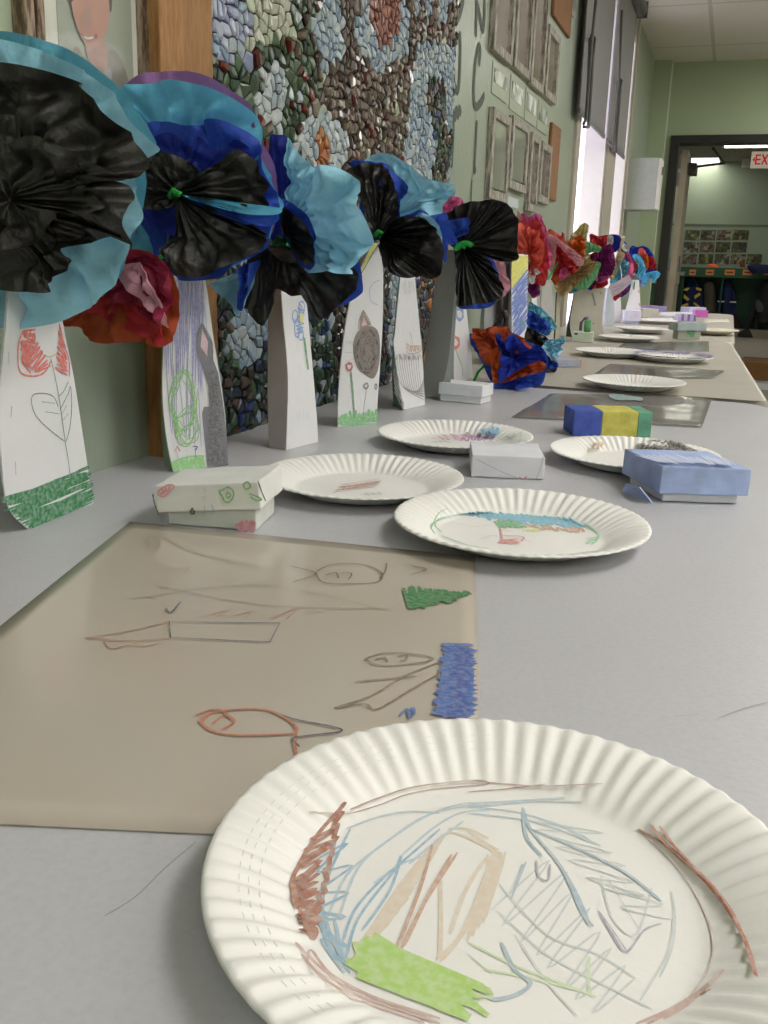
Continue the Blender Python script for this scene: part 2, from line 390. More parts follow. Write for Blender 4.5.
# coats & bag: lofted puffed shapes
def loft(name, cols, m, parent, Y, depth=.12, n=14, wob=.012, seed=1, k=.5):
    """cols: list of (v,uL,uR) rows in the hall; real garment volume"""
    vs, fs = [], []
    for r, (v, a, b) in enumerate(cat(cols, 3)):
        A, B = AT(a, v, Y), AT(b, v, Y); c = (A+B)/2; h = (B-A).length/2
        for i in range(n):
            t = 2*PI*i/n; f = 1+.18*math.sin(3*t+seed+r*.3)
            vs.append(c+Vector((math.cos(t)*h, math.sin(t)*depth*f*min(1, h/.1)+noise.noise(Vector((t*2, r*.35, seed)))*wob, 0)))
    R = len(vs)//n
    for r in range(R-1):
        for i in range(n): fs.append((r*n+i, r*n+(i+1) % n, (r+1)*n+(i+1) % n, (r+1)*n+i))
    fs.append(tuple(range(n))); fs.append(tuple((R-1)*n+i for i in range(n))[::-1])
    return mesh(name, vs, fs, m, parent, True)
M_navy = mat('navy_cloth', '#15214f', .8, .15, 20, .3, 30)
M_coal = mat('charcoal_cloth', '#1d1e22', .8, .15, 20, .3, 30)
M_taupe = mat('taupe_cloth', '#4d4a3e', .85, .15, 20, .3, 30)
M_yel = mat('yellow_cloth', '#c4ac4a', .8)
YH = YC-.20
def hook(par, u, v): 
    p = AT(u, v, YH); tube('hook', [(p.x, YC-.02, zb), (p.x, YH, zb), (p.x, YH-.01, zb+.03)], .008, M_metal, par)
bag = thing('tote_bag', AT(691, 308, YH), 'navy bag with yellow stripes hanging in the leftmost cubby', 'bag')
loft('bag_body', [(286, 683, 699), (292, 681, 703), (300, 680.5, 704), (308, 681, 703), (311, 683, 701)], M_navy, bag, YH, .1)
for s in ([(688, 287), (690, 281), (693, 278), (696, 281), (698, 287)],):
    tube('handle', [AT(u, v, YH) for u, v in cat(s, 4)], .012, mat('blue_strap', '#2a4a9a', .7), bag)
PB = Plane(AT(691, 300, YH-.125), (0, 1, 0), .002)
for i, pl in enumerate((((683, 290), (687, 287.5), (690, 288), (687, 291)), ((684, 294), (689.5, 299), (688, 301), (683.5, 298)), ((681, 305), (688, 303), (688.5, 305), (681, 308)), ((694, 296), (699.5, 292.5), (700.5, 295), (695, 299)), ((694, 302), (700, 306), (699, 308), (693.5, 304)), ((696, 287), (702, 289), (701, 291), (696, 289.5)))):
    poly('stripe', PB, pl, M_yel, bag)
cj = thing('coat', AT(709, 311, YH), 'brownish grey coat hanging beside the yellow-striped bag', 'coat'); hook(cj, 709, 279)
loft('coat_body', [(279.5, 708, 711), (282, 705, 714), (290, 703.5, 716), (300, 704, 716.5), (312, 703.5, 717)], M_taupe, cj, YH, .09, seed=3)
nj = thing('jacket', AT(727, 314, YH), 'navy blue hooded child jacket with pale stripes hanging in the cubby', 'jacket'); hook(nj, 728, 279)
loft('jacket_body', [(286, 723, 731), (289, 720.5, 733), (297, 720, 734), (306, 719.5, 734), (314, 720.5, 733)], M_navy, nj, YH, .1, seed=5)
loft('hood', [(279.5, 725, 729), (282, 723.5, 730.5), (286, 723.5, 731), (288, 725, 730)], M_navy, nj, YH-.03, .08, seed=6)
loft('sleeve', [(288, 730, 733.5), (300, 732, 736), (314, 733, 736.5)], M_navy, nj, YH-.02, .05, seed=7)
loft('sleeve', [(288, 720, 723), (300, 717.8, 721.5), (312, 717.5, 721)], M_navy, nj, YH-.02, .05, seed=8)
boxes('reflective_band', [(AT(721, 301.5, YH-.13), (.10, .004, .02)), (AT(733, 302, YH-.09), (.09, .004, .02))], M_white, nj)
tp = thing('coat', AT(730, 332, YH), 'dark brown garment hanging low behind the navy hooded jacket', 'coat')
loft('coat_body', [(300, 728, 735), (314, 729, 737), (325, 732, 741), (334, 733, 746)], mat('dark_brown_cloth', '#2c221c', .85), tp, YH+.06, .07, seed=9)
bc = thing('coat', AT(760, 332, YH), 'black puffy coat and snow trousers hanging at the right edge', 'coat'); hook(bc, 765, 279)
loft('coat_body', [(280, 763, 768), (288, 759, 774), (300, 756, 778), (312, 756, 778), (322, 757, 776)], M_coal, bc, YH, .13, seed=11)
loft('sleeve', [(296, 757, 762), (310, 750, 757), (322, 745, 752), (330, 742, 748)], M_coal, bc, YH-.05, .06, seed=12)
loft('trouser_leg', [(318, 753, 761), (328, 753, 760), (335, 752, 759)], mat('brown_trousers', '#2a2019', .85), bc, YH, .07, seed=13)
loft('lining_patch', [(300, 756, 760), (306, 755, 764), (312, 757, 762)], mat('grey_lining', '#4b4a55', .8), bc, YH-.12, .03, seed=14)
bt = tag(loft('boot', [(329, 744, 750), (333, 738, 752), (337, 737, 754)], M_coal, None, YH-.1, .1, seed=15), 'dark boots on the floor under the black coat', 'boots')
# things on the shelf
oh = tag(loft('hat', [(263.5, 709, 714), (265.5, 707, 718), (267, 707, 719)], mat('bright_orange_cloth', '#e8663a', .8), None, YC-.2, .1, seed=16), 'bright orange hat lying on the cubby shelf', 'hat')
tag(loft('hat', [(261, 740, 744), (264, 739.5, 745), (267.3, 740, 745)], mat('rust_cloth', '#8a4a34', .8), None, YC-.2, .1, seed=26), 'small rust brown hat on the cubby shelf beside the dark jacket', 'hat')
tag(loft('folded_jacket', [(264.5, 750, 772), (267, 747, 778), (271, 749, 778), (273.5, 752, 776)], M_navy, None, YF-.02, .14, seed=17), 'dark navy jacket draped over the cubby shelf edge at right', 'jacket')
# photo prints on the far wall
def photo_mat(name, seed, tones):
    mt, N, L, b = nt(name); tc = N.new('ShaderNodeTexCoord'); mp = N.new('ShaderNodeMapping'); mp.inputs['Location'].default_value = (seed*3.1, seed, seed*1.7)
    nz = N.new('ShaderNodeTexVoronoi'); nz.inputs['Scale'].default_value = 22
    n2 = N.new('ShaderNodeTexNoise'); n2.inputs['Scale'].default_value = 9; n2.inputs['Detail'].default_value = 5
    L.new(tc.outputs['Object'], mp.inputs[0]); L.new(mp.outputs[0], nz.inputs['Vector']); L.new(mp.outputs[0], n2.inputs['Vector'])
    mx = N.new('ShaderNodeMixRGB'); mx.inputs[0].default_value = .5; L.new(nz.outputs['Color'], mx.inputs[1]); L.new(n2.outputs['Fac'], mx.inputs[2])
    bw = N.new('ShaderNodeRGBToBW'); L.new(mx.outputs[0], bw.inputs[0])
    cr = N.new('ShaderNodeValToRGB'); es = cr.color_ramp.elements
    es[0].position = .3; es[0].color = lin(tones[0]); es[1].position = .72; es[1].color = lin(tones[-1])
    for i, c in enumerate(tones[1:-1]):
        e = es.new(.3+.42*(i+1)/(len(tones)-1)); e.color = lin(c)
    L.new(bw.outputs[0], cr.inputs[0]); L.new(cr.outputs[0], b.inputs['Base Color']); b.inputs['Roughness'].default_value = .35
    return mt
rows = [(229.9, 240.4, [(685.5, 700), (701, 716), (717.2, 731.5), (733, 749)]), (242, 252.6, [(684, 699), (700, 714.7), (716, 730.5), (732, 747)]), (254, 264.4, [(682.8, 697), (699, 713.5), (715, 729.5), (731, 745.7), (747, 762)])]
rn = ['top', 'middle', 'bottom']; cn = ['first', 'second', 'third', 'fourth', 'last']
for r, (va, vb, cols) in enumerate(rows):
    for c, (ua, ub) in enumerate(cols):
        A, B = AT(ua+.3, va, YC), AT(ub-.9, vb, YC)
        tones = [['#20281c', '#5c6a3c', '#3a2c20', '#9a9a6a'], ['#1c1a1c', '#5a4a48', '#50603c', '#b8b0a8'], ['#201c18', '#6a5a4c', '#7a6a60', '#a8a888']][(r+c) % 3]
        tag(bb('photo_print', (A.x, YC-.006, B.z), (B.x, YC, A.z), photo_mat('photo_tones', r*5+c, tones)),
            'small outdoor group photo print, %s in the %s row on the hall wall' % (cn[c], rn[r]), 'photo', 'photo prints above the cubbies')
# cardboard box on hall floor
a, b = T(742, 379, 0), T(772, 380, 0)
cb = thing('cardboard_box', (a.x+.6, a.y, 0), 'flat brown cardboard box on the floor beyond the doorway', 'box')
h_ = AT(744, 361, a.y).z
bb('carton', (a.x, a.y, 0), (a.x+1.0, a.y+.5, h_), mat('brown_cardboard', '#94683a', .8, .06, 10), cb, .004)
boxes('printed_mark', [((a.x+.32, a.y-.002, h_*.55), (.2, .003, .02)), ((a.x+.30, a.y-.002, h_*.42), (.14, .003, .012))], mat('print_brown', '#5c3f24', .8), cb)
bb('flap', (a.x-.04, a.y-.006, h_-.01), (a.x+1.0, a.y+.26, h_+.004), mat('cardboard_light', '#a97c4c', .8), cb)
a = T(750, 389, 0)
tag(bb('paper_stack', (a.x+.02, a.y, 0), (a.x+.6, a.y+.25, .05), M_white), 'low white stack of paper on the floor in front of the cardboard box', 'paper')

# ------------------------------------------------------------------ left wall: pine post, portrait frames, mosaic
y0, y1 = W(157, 30, WX+.034).y, W(213, 40, WX+.03).y; ym = W(184.5, 40, WX+.035).y
struct(bb('trim_4', (WX, y0+.004, TZ-.05), (WX+.035, ym-.001, CEIL), M_pine, None, .002))
struct(bb('trim_5', (WX, ym+.001, TZ-.05), (WX+.03, y1, CEIL), M_pine2, None, .002))
def pframe(name, ya, yb, za, zb, rail, m, label, depth=.022, mat_w=0, cat_='picture frame', inner=None, group=None):
    t = thing(name, (WX, (ya+yb)/2, za), label, cat_, group)
    L_ = [((WX+depth/2, ya+rail/2, (za+zb)/2), (depth, rail, zb-za)), ((WX+depth/2, yb-rail/2, (za+zb)/2), (depth, rail, zb-za)),
          ((WX+depth/2, (ya+yb)/2, za+rail/2), (depth, yb-ya-2*rail, rail)), ((WX+depth/2, (ya+yb)/2, zb-rail/2), (depth, yb-ya-2*rail, rail))]
    boxes('frame', L_, m, t, .002)
    return t
yA = W(36, 10, WX+.022).y; yB2 = W(155, 30, WX+.022).y
zbt = CZ+.0
M_mat = mat('cream_mat_board', '#cfd0c4', .6)
f = pframe('portrait_frame', yA+.002, yB2, zbt, zbt+.62, .011, M_fr_brown, 'worn brown portrait frame beside the pine post with a smiling person in a hood')
bb('mat_board', (WX+.001, yA+.012, zbt+.012), (WX+.006, yB2-.012, zbt+.61), M_mat, f)
PW = Plane((WX+.0062, 0, 0), (1, 0, 0), .0004)
pa, pb = W(57, 20, WX+.006).y, W(131, 20, WX+.006).y
bb('photo', (WX+.006, pa, zbt+.04), (WX+.0066, pb, zbt+.56), mat('photo_backdrop', '#8f9684', .35), f)
def pp(n, pts, col, k, cv=True): return poly(n, PW, pts, mat(n+'_tone', col, .4, .08, 30), f, k, cv)
pp('hood', [(66, 92), (70, 60), (76, 46), (84, 56), (100, 70), (108, 50), (116, 52), (124, 66), (129, 92), (112, 104)], '#6d6a5c', 3)
pp('shirt', [(92, 82), (100, 72), (108, 66), (112, 78), (104, 90)], '#8f9089', 4)
pp('neck', [(86, 40), (106, 44), (107, 66), (99, 78), (90, 64)], '#9a7060', 5)
pp('face', [(72, -12), (90, -22), (108, -14), (110, 8), (106, 32), (98, 46), (88, 46), (80, 34), (73, 12)], '#b27c66', 6)
pp('hair', [(69, -6), (72, -30), (92, -40), (110, -28), (112, 4), (110, 12), (107, -8), (96, -14), (80, -12), (72, 2)], '#3a2c24', 7)
pp('nose', [(85, 8), (90, 10), (92, 22), (86, 26), (82, 22)], '#a67a68', 8)
pp('mouth', [(80, 33), (88, 37), (97, 34), (96, 40), (88, 42)], '#8e4f4a', 8)
pp('teeth', [(83, 35.5), (88, 37.6), (94, 36), (92, 38.8), (87, 39.4)], '#ddd2c6', 9)
bb('glazing', (WX+.010, yA+.013, zbt+.012), (WX+.0105, yB2-.013, zbt+.61), None or mat('thin_glass', '#ffffff', .05), f)
gm = MATS['thin_glass']; gb = gm.node_tree.nodes['Principled BSDF']; gb.inputs['Alpha'].default_value = .05
yl = yA-.001
f2 = pframe('portrait_frame', yl-.30, yl, zbt, zbt+.62, .013, M_fr_brown, 'worn brown frame with pale green mat at the left edge of the photo')
bb('mat_board', (WX+.001, yl-.288, zbt+.012), (WX+.006, yl-.012, zbt+.61), mat('green_mat_board', '#aab59c', .6), f2)

# mosaic
my0, my1 = y1+.001, W(455, 60, WX+.02).y
mz0, mz1 = TZ-.02, CZ+1.15
mos = thing('mosaic_mural', (WX, (my0+my1)/2, mz0), 'large stone and glass mosaic panel of trees, flowers and sky on the wall', 'mosaic')
bb('grout_panel', (WX, my0, mz0), (WX+.018, my1, mz1), mat('brown_grout', '#33261f', .9, .1, 40, .3, 200), mos)
PAL = {'sky': ['#a9bccb', '#b7c6cf', '#9fb3c6', '#c3cfd2', '#8fa9c0'], 'lav': ['#a7aecb', '#b9bfd6', '#9aa6c6'], 'cream': ['#c9cdb6', '#bcc6a6', '#d6d6c2'],
       'green': ['#3c5840', '#4e6a4c', '#2d4635', '#5f7a56', '#48603c'], 'brown': ['#5b4438', '#6d564a', '#7d6a5c', '#463228', '#8f7c6a', '#a08e7c'],
       'trunk': ['#4d3a33', '#5a463d', '#6b574d', '#3b2a25'], 'terra': ['#a06455', '#8e5547', '#b07868'], 'dark': ['#1f2a4a', '#283d2c', '#2a221e', '#27407a', '#3d5a5a', '#20342a'],
       'red': ['#5a1518', '#7a2420'], 'white': ['#c9d3d8', '#d8dfe0', '#b8c6d0'], 'orange': ['#b96a34', '#c48c48'], 'blue': ['#3050a0', '#20308a']}
keys = []; cmat = []
for k, v in PAL.items():
    for c in v: keys.append(k); cmat.append(mat('stone_'+c, c, .38, .08, 50, coat=.35 if k in ('brown', 'red', 'trunk') else .08, gain=.55 if k in ('brown', 'trunk', 'green') else .66))
kidx = {}
for i, k in enumerate(keys): kidx.setdefault(k, []).append(i)
def blob(u, v, cu, cv, ru, rv): return ((u-cu)/ru)**2+((v-cv)/rv)**2 < 1
def region(u, v, rr):
    n = noise.noise(Vector((u*.03, v*.03, 1)))*12; u2, v2 = u+n, v+n*.6; q = rr.random()
    if v < 210:
        if blob(u, v, 375, 5, 16, 44): return 'terra'
        if blob(u2, v2, 372, 25, 26, 48): return 'sky' if u < 366 or v > 44 or u > 385 else 'terra'
        if u2 < 236 and v2 < 62: return 'lav' if q < .8 else 'sky'
        if u2 < 282 and v2 < 42: return 'cream'
        if blob(u2, v2, 258, 98, 14, 34): return 'white'
        if blob(u, v, 312, 142, 26, 28): return 'orange' if blob(u, v, 312, 150, 7, 22) else 'white'
        if blob(u2, v2, 316, 30, 15, 42): return 'sky'
        if u2 < 300+(v2*.06) and v2 < 180: return 'green' if q < .74 else ('red' if q < .84 else ('brown' if q < .94 else 'white'))
        if u > 392 + (165-v)*.12 and v > 44 and u < 460: 
            if blob(u2, v2, 432, 160, 10, 60) or blob(u2, v2, 425, 95, 12, 22): return 'dark' if q < .35 else ('green' if q < .7 else 'brown')
            return 'sky' if q < .9 else 'white'
        if u > 396 and v < 26: return 'sky' if (u2*.13) % 2 < 1 else 'brown'
        if 324 < u2 < 350 and v2 < 75: return 'trunk'
        return 'brown' if q < .9 else ('red' if q < .94 else 'cream')
    if blob(u2, v2, 238, 330, 20, 34): return 'sky'
    if u < 262: return 'dark' if q < .55 else ('green' if q < .75 else ('sky' if q < .88 else 'brown'))
    if u < 325: return 'green' if q < .45 else ('dark' if q < .8 else 'sky')
    if u < 350: return 'trunk' if q < .8 else 'dark'
    if 380 < u < 396: return 'sky'
    if u < 432: return 'trunk' if q < .6 else ('orange' if q < .72 and u > 410 else 'dark')
    return 'sky' if q < .5 else 'dark'
rr = random.Random(3)
g = .0138; ny = int((my1-my0)/g)+1; nz_ = int((mz1-mz0)/g)+1
pts = {}
for i in range(-2, ny+2):
    for j in range(-2, nz_+2): pts[i, j] = (my0+(i+.5+rr.uniform(-.42, .42))*g, mz0+(j+.5+rr.uniform(-.42, .42))*g)
vs, fs, ix_ = [], [], []
# merge some cells away so that stones differ in size
drop = set(k for k in pts if rr.random() < .30)
sm = noise
for (i, j), (y, z) in pts.items():
    if (i, j) in drop or not (0 <= i < ny and 0 <= j < nz_): continue
    pol = [(-.03, -.03), (.03, -.03), (.03, .03), (-.03, .03)]
    for a in range(-3, 4):
        for b_ in range(-3, 4):
            kk = (i+a, j+b_)
            if (a or b_) and kk in pts and kk not in drop:
                dy, dz_ = pts[kk][0]-y, pts[kk][1]-z; h2 = (dy*dy+dz_*dz_)/2; out = []
                for q in range(len(pol)):
                    p, r = pol[q], pol[(q+1) % len(pol)]; sp, sr = p[0]*dy+p[1]*dz_-h2, r[0]*dy+r[1]*dz_-h2
                    if sp <= 0: out.append(p)
                    if (sp < 0) != (sr < 0) and sp != sr: t = sp/(sp-sr); out.append((p[0]+(r[0]-p[0])*t, p[1]+(r[1]-p[1])*t))
                pol = out
                if len(pol) < 3: break
        if len(pol) < 3: break
    if len(pol) < 3: continue
    cyy = sum(p[0] for p in pol)/len(pol); czz = sum(p[1] for p in pol)/len(pol)
    uv = px(Vector((WX, y, z))); reg = region(uv[0], uv[1], rr)
    hh = {'brown': .007, 'red': .009, 'dark': .006}.get(reg, .004)*rr.uniform(.7, 1.2)
    n = len(pol); k0 = len(vs); X0 = WX+.018
    tilt = (rr.uniform(-.12, .12), rr.uniform(-.12, .12))
    for s, x in ((.90, 0), (.86, hh*.6), (.55, hh)):
        for p in pol:
            yy = y+cyy+(p[0]-cyy)*s; zz = z+czz+(p[1]-czz)*s
            yy = min(max(yy, my0+.001), my1-.001); zz = min(max(zz, mz0), mz1)
            vs.append((X0+x+(tilt[0]*(p[0]-cyy)+tilt[1]*(p[1]-czz))*(x > 0), yy, zz))
    c = rr.choice(kidx[reg])
    for l in range(2):
        for q in range(n): fs.append((k0+l*n+q, k0+l*n+(q+1) % n, k0+(l+1)*n+(q+1) % n, k0+(l+1)*n+q)); ix_.append(c)
    fs.append(tuple(k0+2*n+q for q in range(n))); ix_.append(c)
mesh('mosaic_stones', vs, fs, None, mos, False, cmat, ix_)

# ------------------------------------------------------------------ wall lettering
M_inkw = mat('dark_green_paint', '#4a5248', .6)
PL = Plane((WX, 0, 0), (1, 0, 0), .0015)
for lab, st in (('dark painted slanting stroke of a letter at the top of the wall beside the mosaic', [[(464, -2), (460, 14), (456, 21)]]),
    ('dark painted hooked letter J on the green wall, closest to the mosaic', [[(460, 31), (460.5, 50), (459.5, 80), (457.5, 91), (454.5, 84), (453.5, 70)]]),
    ('dark painted letter N at the top of the green wall', [[(476, 37), (476.5, 20), (477, 2), (477.3, 3), (480, 16), (483, 30), (484.5, 20), (485, -2)]]),
    ('dark painted letter C on the green wall left of the frames', [[(479, 66), (480.5, 52), (479, 47), (476, 60), (474, 85), (474.5, 103), (477, 107), (482, 101), (484.5, 94)]]),
    ('dark painted letter I on the green wall beside the lower row of frames', [[(477, 120), (476, 140), (475, 160), (474.5, 171), (476, 167)]]),
    ('short dark painted stroke low on the wall above the black fan flower', [[(472, 180), (471, 202)]]),
    ('dark painted upright with a small curl beside the mosaic edge', [[(451.5, 168), (452.5, 150), (453.5, 125), (452, 110), (455, 118), (456.5, 110), (458, 116), (459.5, 109), (461, 115)]])):
    tag(ribbon('painted_letter', PL, st, .02, M_inkw, None), lab, 'letter')

# ------------------------------------------------------------------ small frames on wall
M_refl = mat('glossy_photo', '#7a7270', .12, .25, 9, coat=.8)
M_refl2 = mat('glossy_paper', '#a9ada0', .15, .15, 9, coat=.8)
def fr(uL, vtL, vbL, uR, vtR, vbR, label, ph, dep=.016):
    A = W(uL, vtL, WX+dep); B = W(uL, vbL, WX+dep); Cc = W(uR, vtR, WX+dep); D = W(uR, vbR, WX+dep)
    ya, yb = B.y+.012, D.y-.012; za = (B.z+D.z)/2; zb_ = (A.z+Cc.z)/2 if vtL > 0 else za+.62
    t = pframe('picture_frame', ya, yb, za, zb_, .024, M_fr_grey, label, dep, group=None)
    bb('photo', (WX+.001, ya+.03, za+.03), (WX+.008, yb-.022, zb_-.022), ph, t)
    return ya, yb, za, zb_
def glz(n, cols): return photo_mat(n, cols[0], cols[1])
g1 = mat('glossy_portrait', '#94867f', .15, .3, 7, coat=1)
fr(493, -62, 49.5, 513.5, -30, 66, 'weathered grey frame in the upper row, nearest the mosaic', g1)
fr(514, -35, 67, 531, -8, 80, 'weathered grey frame in the upper row, second from the mosaic', g1)
fr(530.5, -6, 83.5, 544.5, 18, 95, 'weathered grey frame in the upper row, third from the mosaic', g1)
fr(545, 17, 95, 557, 31, 105.7, 'weathered grey frame in the upper row, closest to the window', g1)
fr(488.5, 98.4, 198, 508, 119, 203, 'weathered grey frame in the lower row, nearest the mosaic', M_refl2)
fr(509, 109.4, 188, 527, 125, 194, 'weathered grey frame in the lower row, second from the mosaic', M_refl2)
fr(527.5, 125, 209.6, 537, 136, 213.5, 'weathered grey frame in the lower row, third from the mosaic and hanging lowest', g1)
fr(538.5, 137, 202, 549.5, 144.5, 205, 'weathered grey frame in the lower row, closest to the window', g1)
def sleeve(u0, v0, v1, u1, v2, v3, label, cols, sd):
    A = W(u0, v0); B = W(u0, v1); Cc = W(u1, v2)
    t = thing('photo_sleeve', (WX, (A.y+Cc.y)/2, B.z), label, 'photo', 'loose photos between the frame rows')
    bb('sleeve', (WX, A.y, B.z), (WX+.003, Cc.y, A.z), mat('sleeve_paper', '#b9bdae', .3, coat=.6), t)
    bb('photo', (WX+.003, A.y+.015, B.z+.03), (WX+.004, Cc.y-.015, A.z-.015), photo_mat('sleeve_photo', sd, cols), t)
CS = ['#3a4a44', '#8a9488', '#d8dcd4', '#f0f0ee']
for i, a in enumerate(((492.5, 60, 94, 507.5, 70, 101), (510.5, 74, 110, 523.5, 86, 117), (525.7, 86, 121, 536.6, 95, 125), (538, 99, 130, 547.5, 107, 134))):
    sleeve(*a, 'unframed glossy photo between the frame rows, ' + ['nearest the mosaic', 'second from the mosaic', 'third from the mosaic', 'closest to the window'][i], CS, i+31)
A, B = W(565, -12), W(574, 14); tag(bb('photo_print', (WX, A.y, W(567, 8).z), (WX+.004, B.y, W(567, -20).z), photo_mat('corner_photo', 50, ['#2c2c2a', '#5a5a54', '#8a8a84', '#b0b0a8'])), 'small dark photo at the top beside the upper brown board', 'photo')
A, B = W(507, 196), W(517, 209); tag(bb('paper_note', (WX, A.y, B.z), (WX+.003, B.y, A.z), mat('note_paper', '#c4ccd0', .5)), 'small pale note stuck under the lower row of frames', 'note')
M_cork = mat('brown_board', '#8a6242', .8, .08, 20)
for lab, q in (('brown board hanging at the top beside the upper frames', ((558.5, -60), (558.5, 22), (570, 36))), ('brown board hanging beside the lower row of frames, before the window', ((552.5, 122), (551.5, 200), (561, 128)))):
    A, B, Cc = (W(*x, WX+.01) for x in q); zb_ = (B.z+ (Cc.z if q[2][1] < 50 else B.z))/2
    o = tag(bb('cork_board', (WX, A.y, B.z), (WX+.012, Cc.y, A.z), M_cork, None, .003), lab, 'board')
    vs, fs = [], []; 
    for yy in (A.y+.03, Cc.y-.03): lathe(vs, fs, (WX+.014, yy, A.z-.03), [(.004, -.004), (.004, .004)], 8)
    mesh('screw', vs, fs, M_metal, o)

# ------------------------------------------------------------------ tables
def table_mat(name, col, rough):
    mt, N, L, b = nt(name); tc = N.new('ShaderNodeTexCoord')
    nz = N.new('ShaderNodeTexNoise'); nz.inputs['Scale'].default_value = 260; nz.inputs['Detail'].default_value = 3
    n2 = N.new('ShaderNodeTexNoise'); n2.inputs['Scale'].default_value = 5; n2.inputs['Detail'].default_value = 6
    L.new(tc.outputs['Object'], nz.inputs['Vector']); L.new(tc.outputs['Object'], n2.inputs['Vector'])
    cr = N.new('ShaderNodeValToRGB'); c = lin(col); cr.color_ramp.elements[0].position = .25; cr.color_ramp.elements[0].color = tuple(x*.93 for x in c[:3])+(1,); cr.color_ramp.elements[1].position = .6; cr.color_ramp.elements[1].color = c
    L.new(nz.outputs['Fac'], cr.inputs[0]); L.new(cr.outputs[0], b.inputs['Base Color'])
    mr = N.new('ShaderNodeMapRange'); mr.inputs[1].default_value = .3; mr.inputs[2].default_value = .7; mr.inputs[3].default_value = rough*.85; mr.inputs[4].default_value = rough*1.25
    L.new(n2.outputs['Fac'], mr.inputs[0]); L.new(mr.outputs[0], b.inputs['Roughness'])
    bp = N.new('ShaderNodeBump'); bp.inputs['Strength'].default_value = .12; bp.inputs['Distance'].default_value = .002
    L.new(nz.outputs['Fac'], bp.inputs['Height']); L.new(bp.outputs[0], b.inputs['Normal'])
    return mt
M_t1 = table_mat('speckled_white_plastic', '#bdbcc0', .38)
M_t2 = table_mat('warm_lit_plastic', '#b9b3a8', .45)  # same white plastic; the warm cast of the light put into the colour
M_leg = mat('grey_steel_legs', '#6f6f70', .4, metal=.6)
M_edge = mat('brown_table_edge', '#5a2e22', .6)
def rrect(x0, y0, x1, y1, r, n=6):
    out = []
    for cx, cy, a in ((x1-r, y1-r, 0), (x0+r, y1-r, 90), (x0+r, y0+r, 180), (x1-r, y0+r, 270)):
        for k in range(n+1): t = math.radians(a+90*k/n); out.append((cx+r*math.cos(t), cy+r*math.sin(t)))
    return out
def table(x0, y0, x1, y1, label, m, r=.05, dz=0, em=None, shear=0):
    t = thing('folding_table', ((x0+x1)/2, (y0+y1)/2, 0), label, 'table')
    prof = [(0, TZ+dz-.045), (0, TZ+dz-.008), (-.003, TZ+dz-.002), (-.010, TZ+dz)]
    vs, fs = [], []; n = 28
    for o_, z in prof:
        for (x, y) in rrect(x0-o_*-1, y0-o_*-1, x1+o_, y1+o_, r): vs.append((x+shear*(y-y0)*(1 if x > (x0+x1)/2 else 0), y, z))
    for l in range(3):
        for k in range(n): fs.append((l*n+k, l*n+(k+1) % n, (l+1)*n+(k+1) % n, (l+1)*n+k))
    fs.append(tuple(range(n))[::-1]); fs.append(tuple(3*n+k for k in range(n)))
    mesh('tabletop', vs, fs, m, t)
    for y in (y0+.28, y1-.28):
        for x in (x0+.09, x1-.13):
            tube('leg', [(x, y, TZ-.045), (x, y, .012)], .014, M_leg, t)
        tube('crossbar', [(x0+.09, y, .2), (x1-.13, y, .2)], .010, M_leg, t)
    return t
ty1 = T(740, 402).y
xr1 = T(767, 409).x+.012
table(WX+.005, .0, xr1, ty1, 'speckled white folding table in the foreground holding the big plate', M_t1, .06)
p = T(767.5, 396); q = T(734, 344.5)
table(WX+.005, ty1+.012, p.x+.0, q.y+.02, 'white folding table in the middle of the row', M_t2, .03, .004, shear=(q.x-p.x)/(q.y-p.y))
q3 = T(730, 315.5)
table(WX+.005, q.y+.04, T(733, 334).x+.006, q3.y+.2, 'farthest white folding table of the row by the doorway', M_t2, .12, .0)
# red chair by the table joint
p = T(768, 405, TZ-.03)
ch = thing('plastic_chair', (p.x+.3, p.y, 0), 'dark red chair at the right edge beside the table joint', 'chair')
cx, cyc = xr1+.055, ty1+.12
M_rch = mat('dark_red_plastic', '#5e1614', .4)
boxes('backrest', [((cx+.03, cyc, TZ-.12), (.02, .32, .22))], M_rch, ch, .01)
boxes('seat', [((cx+.23, cyc, .42), (.36, .36, .025))], M_rch, ch, .01)
for sx in (0, 1):
    for sy in (-1, 1):
        tube('leg', [(cx+.04+sx*.34, cyc+sy*.15, (TZ-.2 if sx == 0 else .42)), (cx+.03+sx*.38, cyc+sy*.17, .01)], .011, M_leg, ch)

# ------------------------------------------------------------------ paper plates
def plate_mesh():
    R = .1145; n = 432; prof = []
    for k in range(5): prof.append((.072*k/4, .0012, 0))
    prof += [(.076, .0018, 0), (.080, .004, .3), (.085, .0072, .9), (.091, .0105, 1), (.097, .0134, 1), (.103, .0158, 1), (.108, .0174, 1), (.112, .0182, .8), (.1140, .0180, .4), (.1147, .0165, .2)]
    vs, fs = [Vector((0, 0, .0012))], []
    for r, z, a in prof[1:]:
        for k in range(n):
            t = 2*PI*k/n; w = math.sin(64*t); w = math.copysign(abs(w)**.6, w)
            vs.append(Vector((r*math.cos(t), r*math.sin(t), z+a*.00085*w)))
    for k in range(n): fs.append((0, 1+k, 1+(k+1) % n))
    for l in range(len(prof)-2):
        for k in range(n): q = 1+l*n; fs.append((q+k, q+n+k, q+n+(k+1) % n, q+(k+1) % n))
    me = bpy.data.meshes.new('paper_plate'); me.from_pydata([tuple(v) for v in vs], [], fs); me.materials.append(M_plate)
    me.polygons.foreach_set('use_smooth', [True]*len(me.polygons)); me.update(); return me
PM = plate_mesh()
PPROF = [(0, .0012), (.072, .0012), (.076, .0018), (.080, .004), (.085, .0072), (.091, .0105), (.097, .0134), (.103, .0158), (.108, .0174), (.112, .0182), (.2, .0182)]
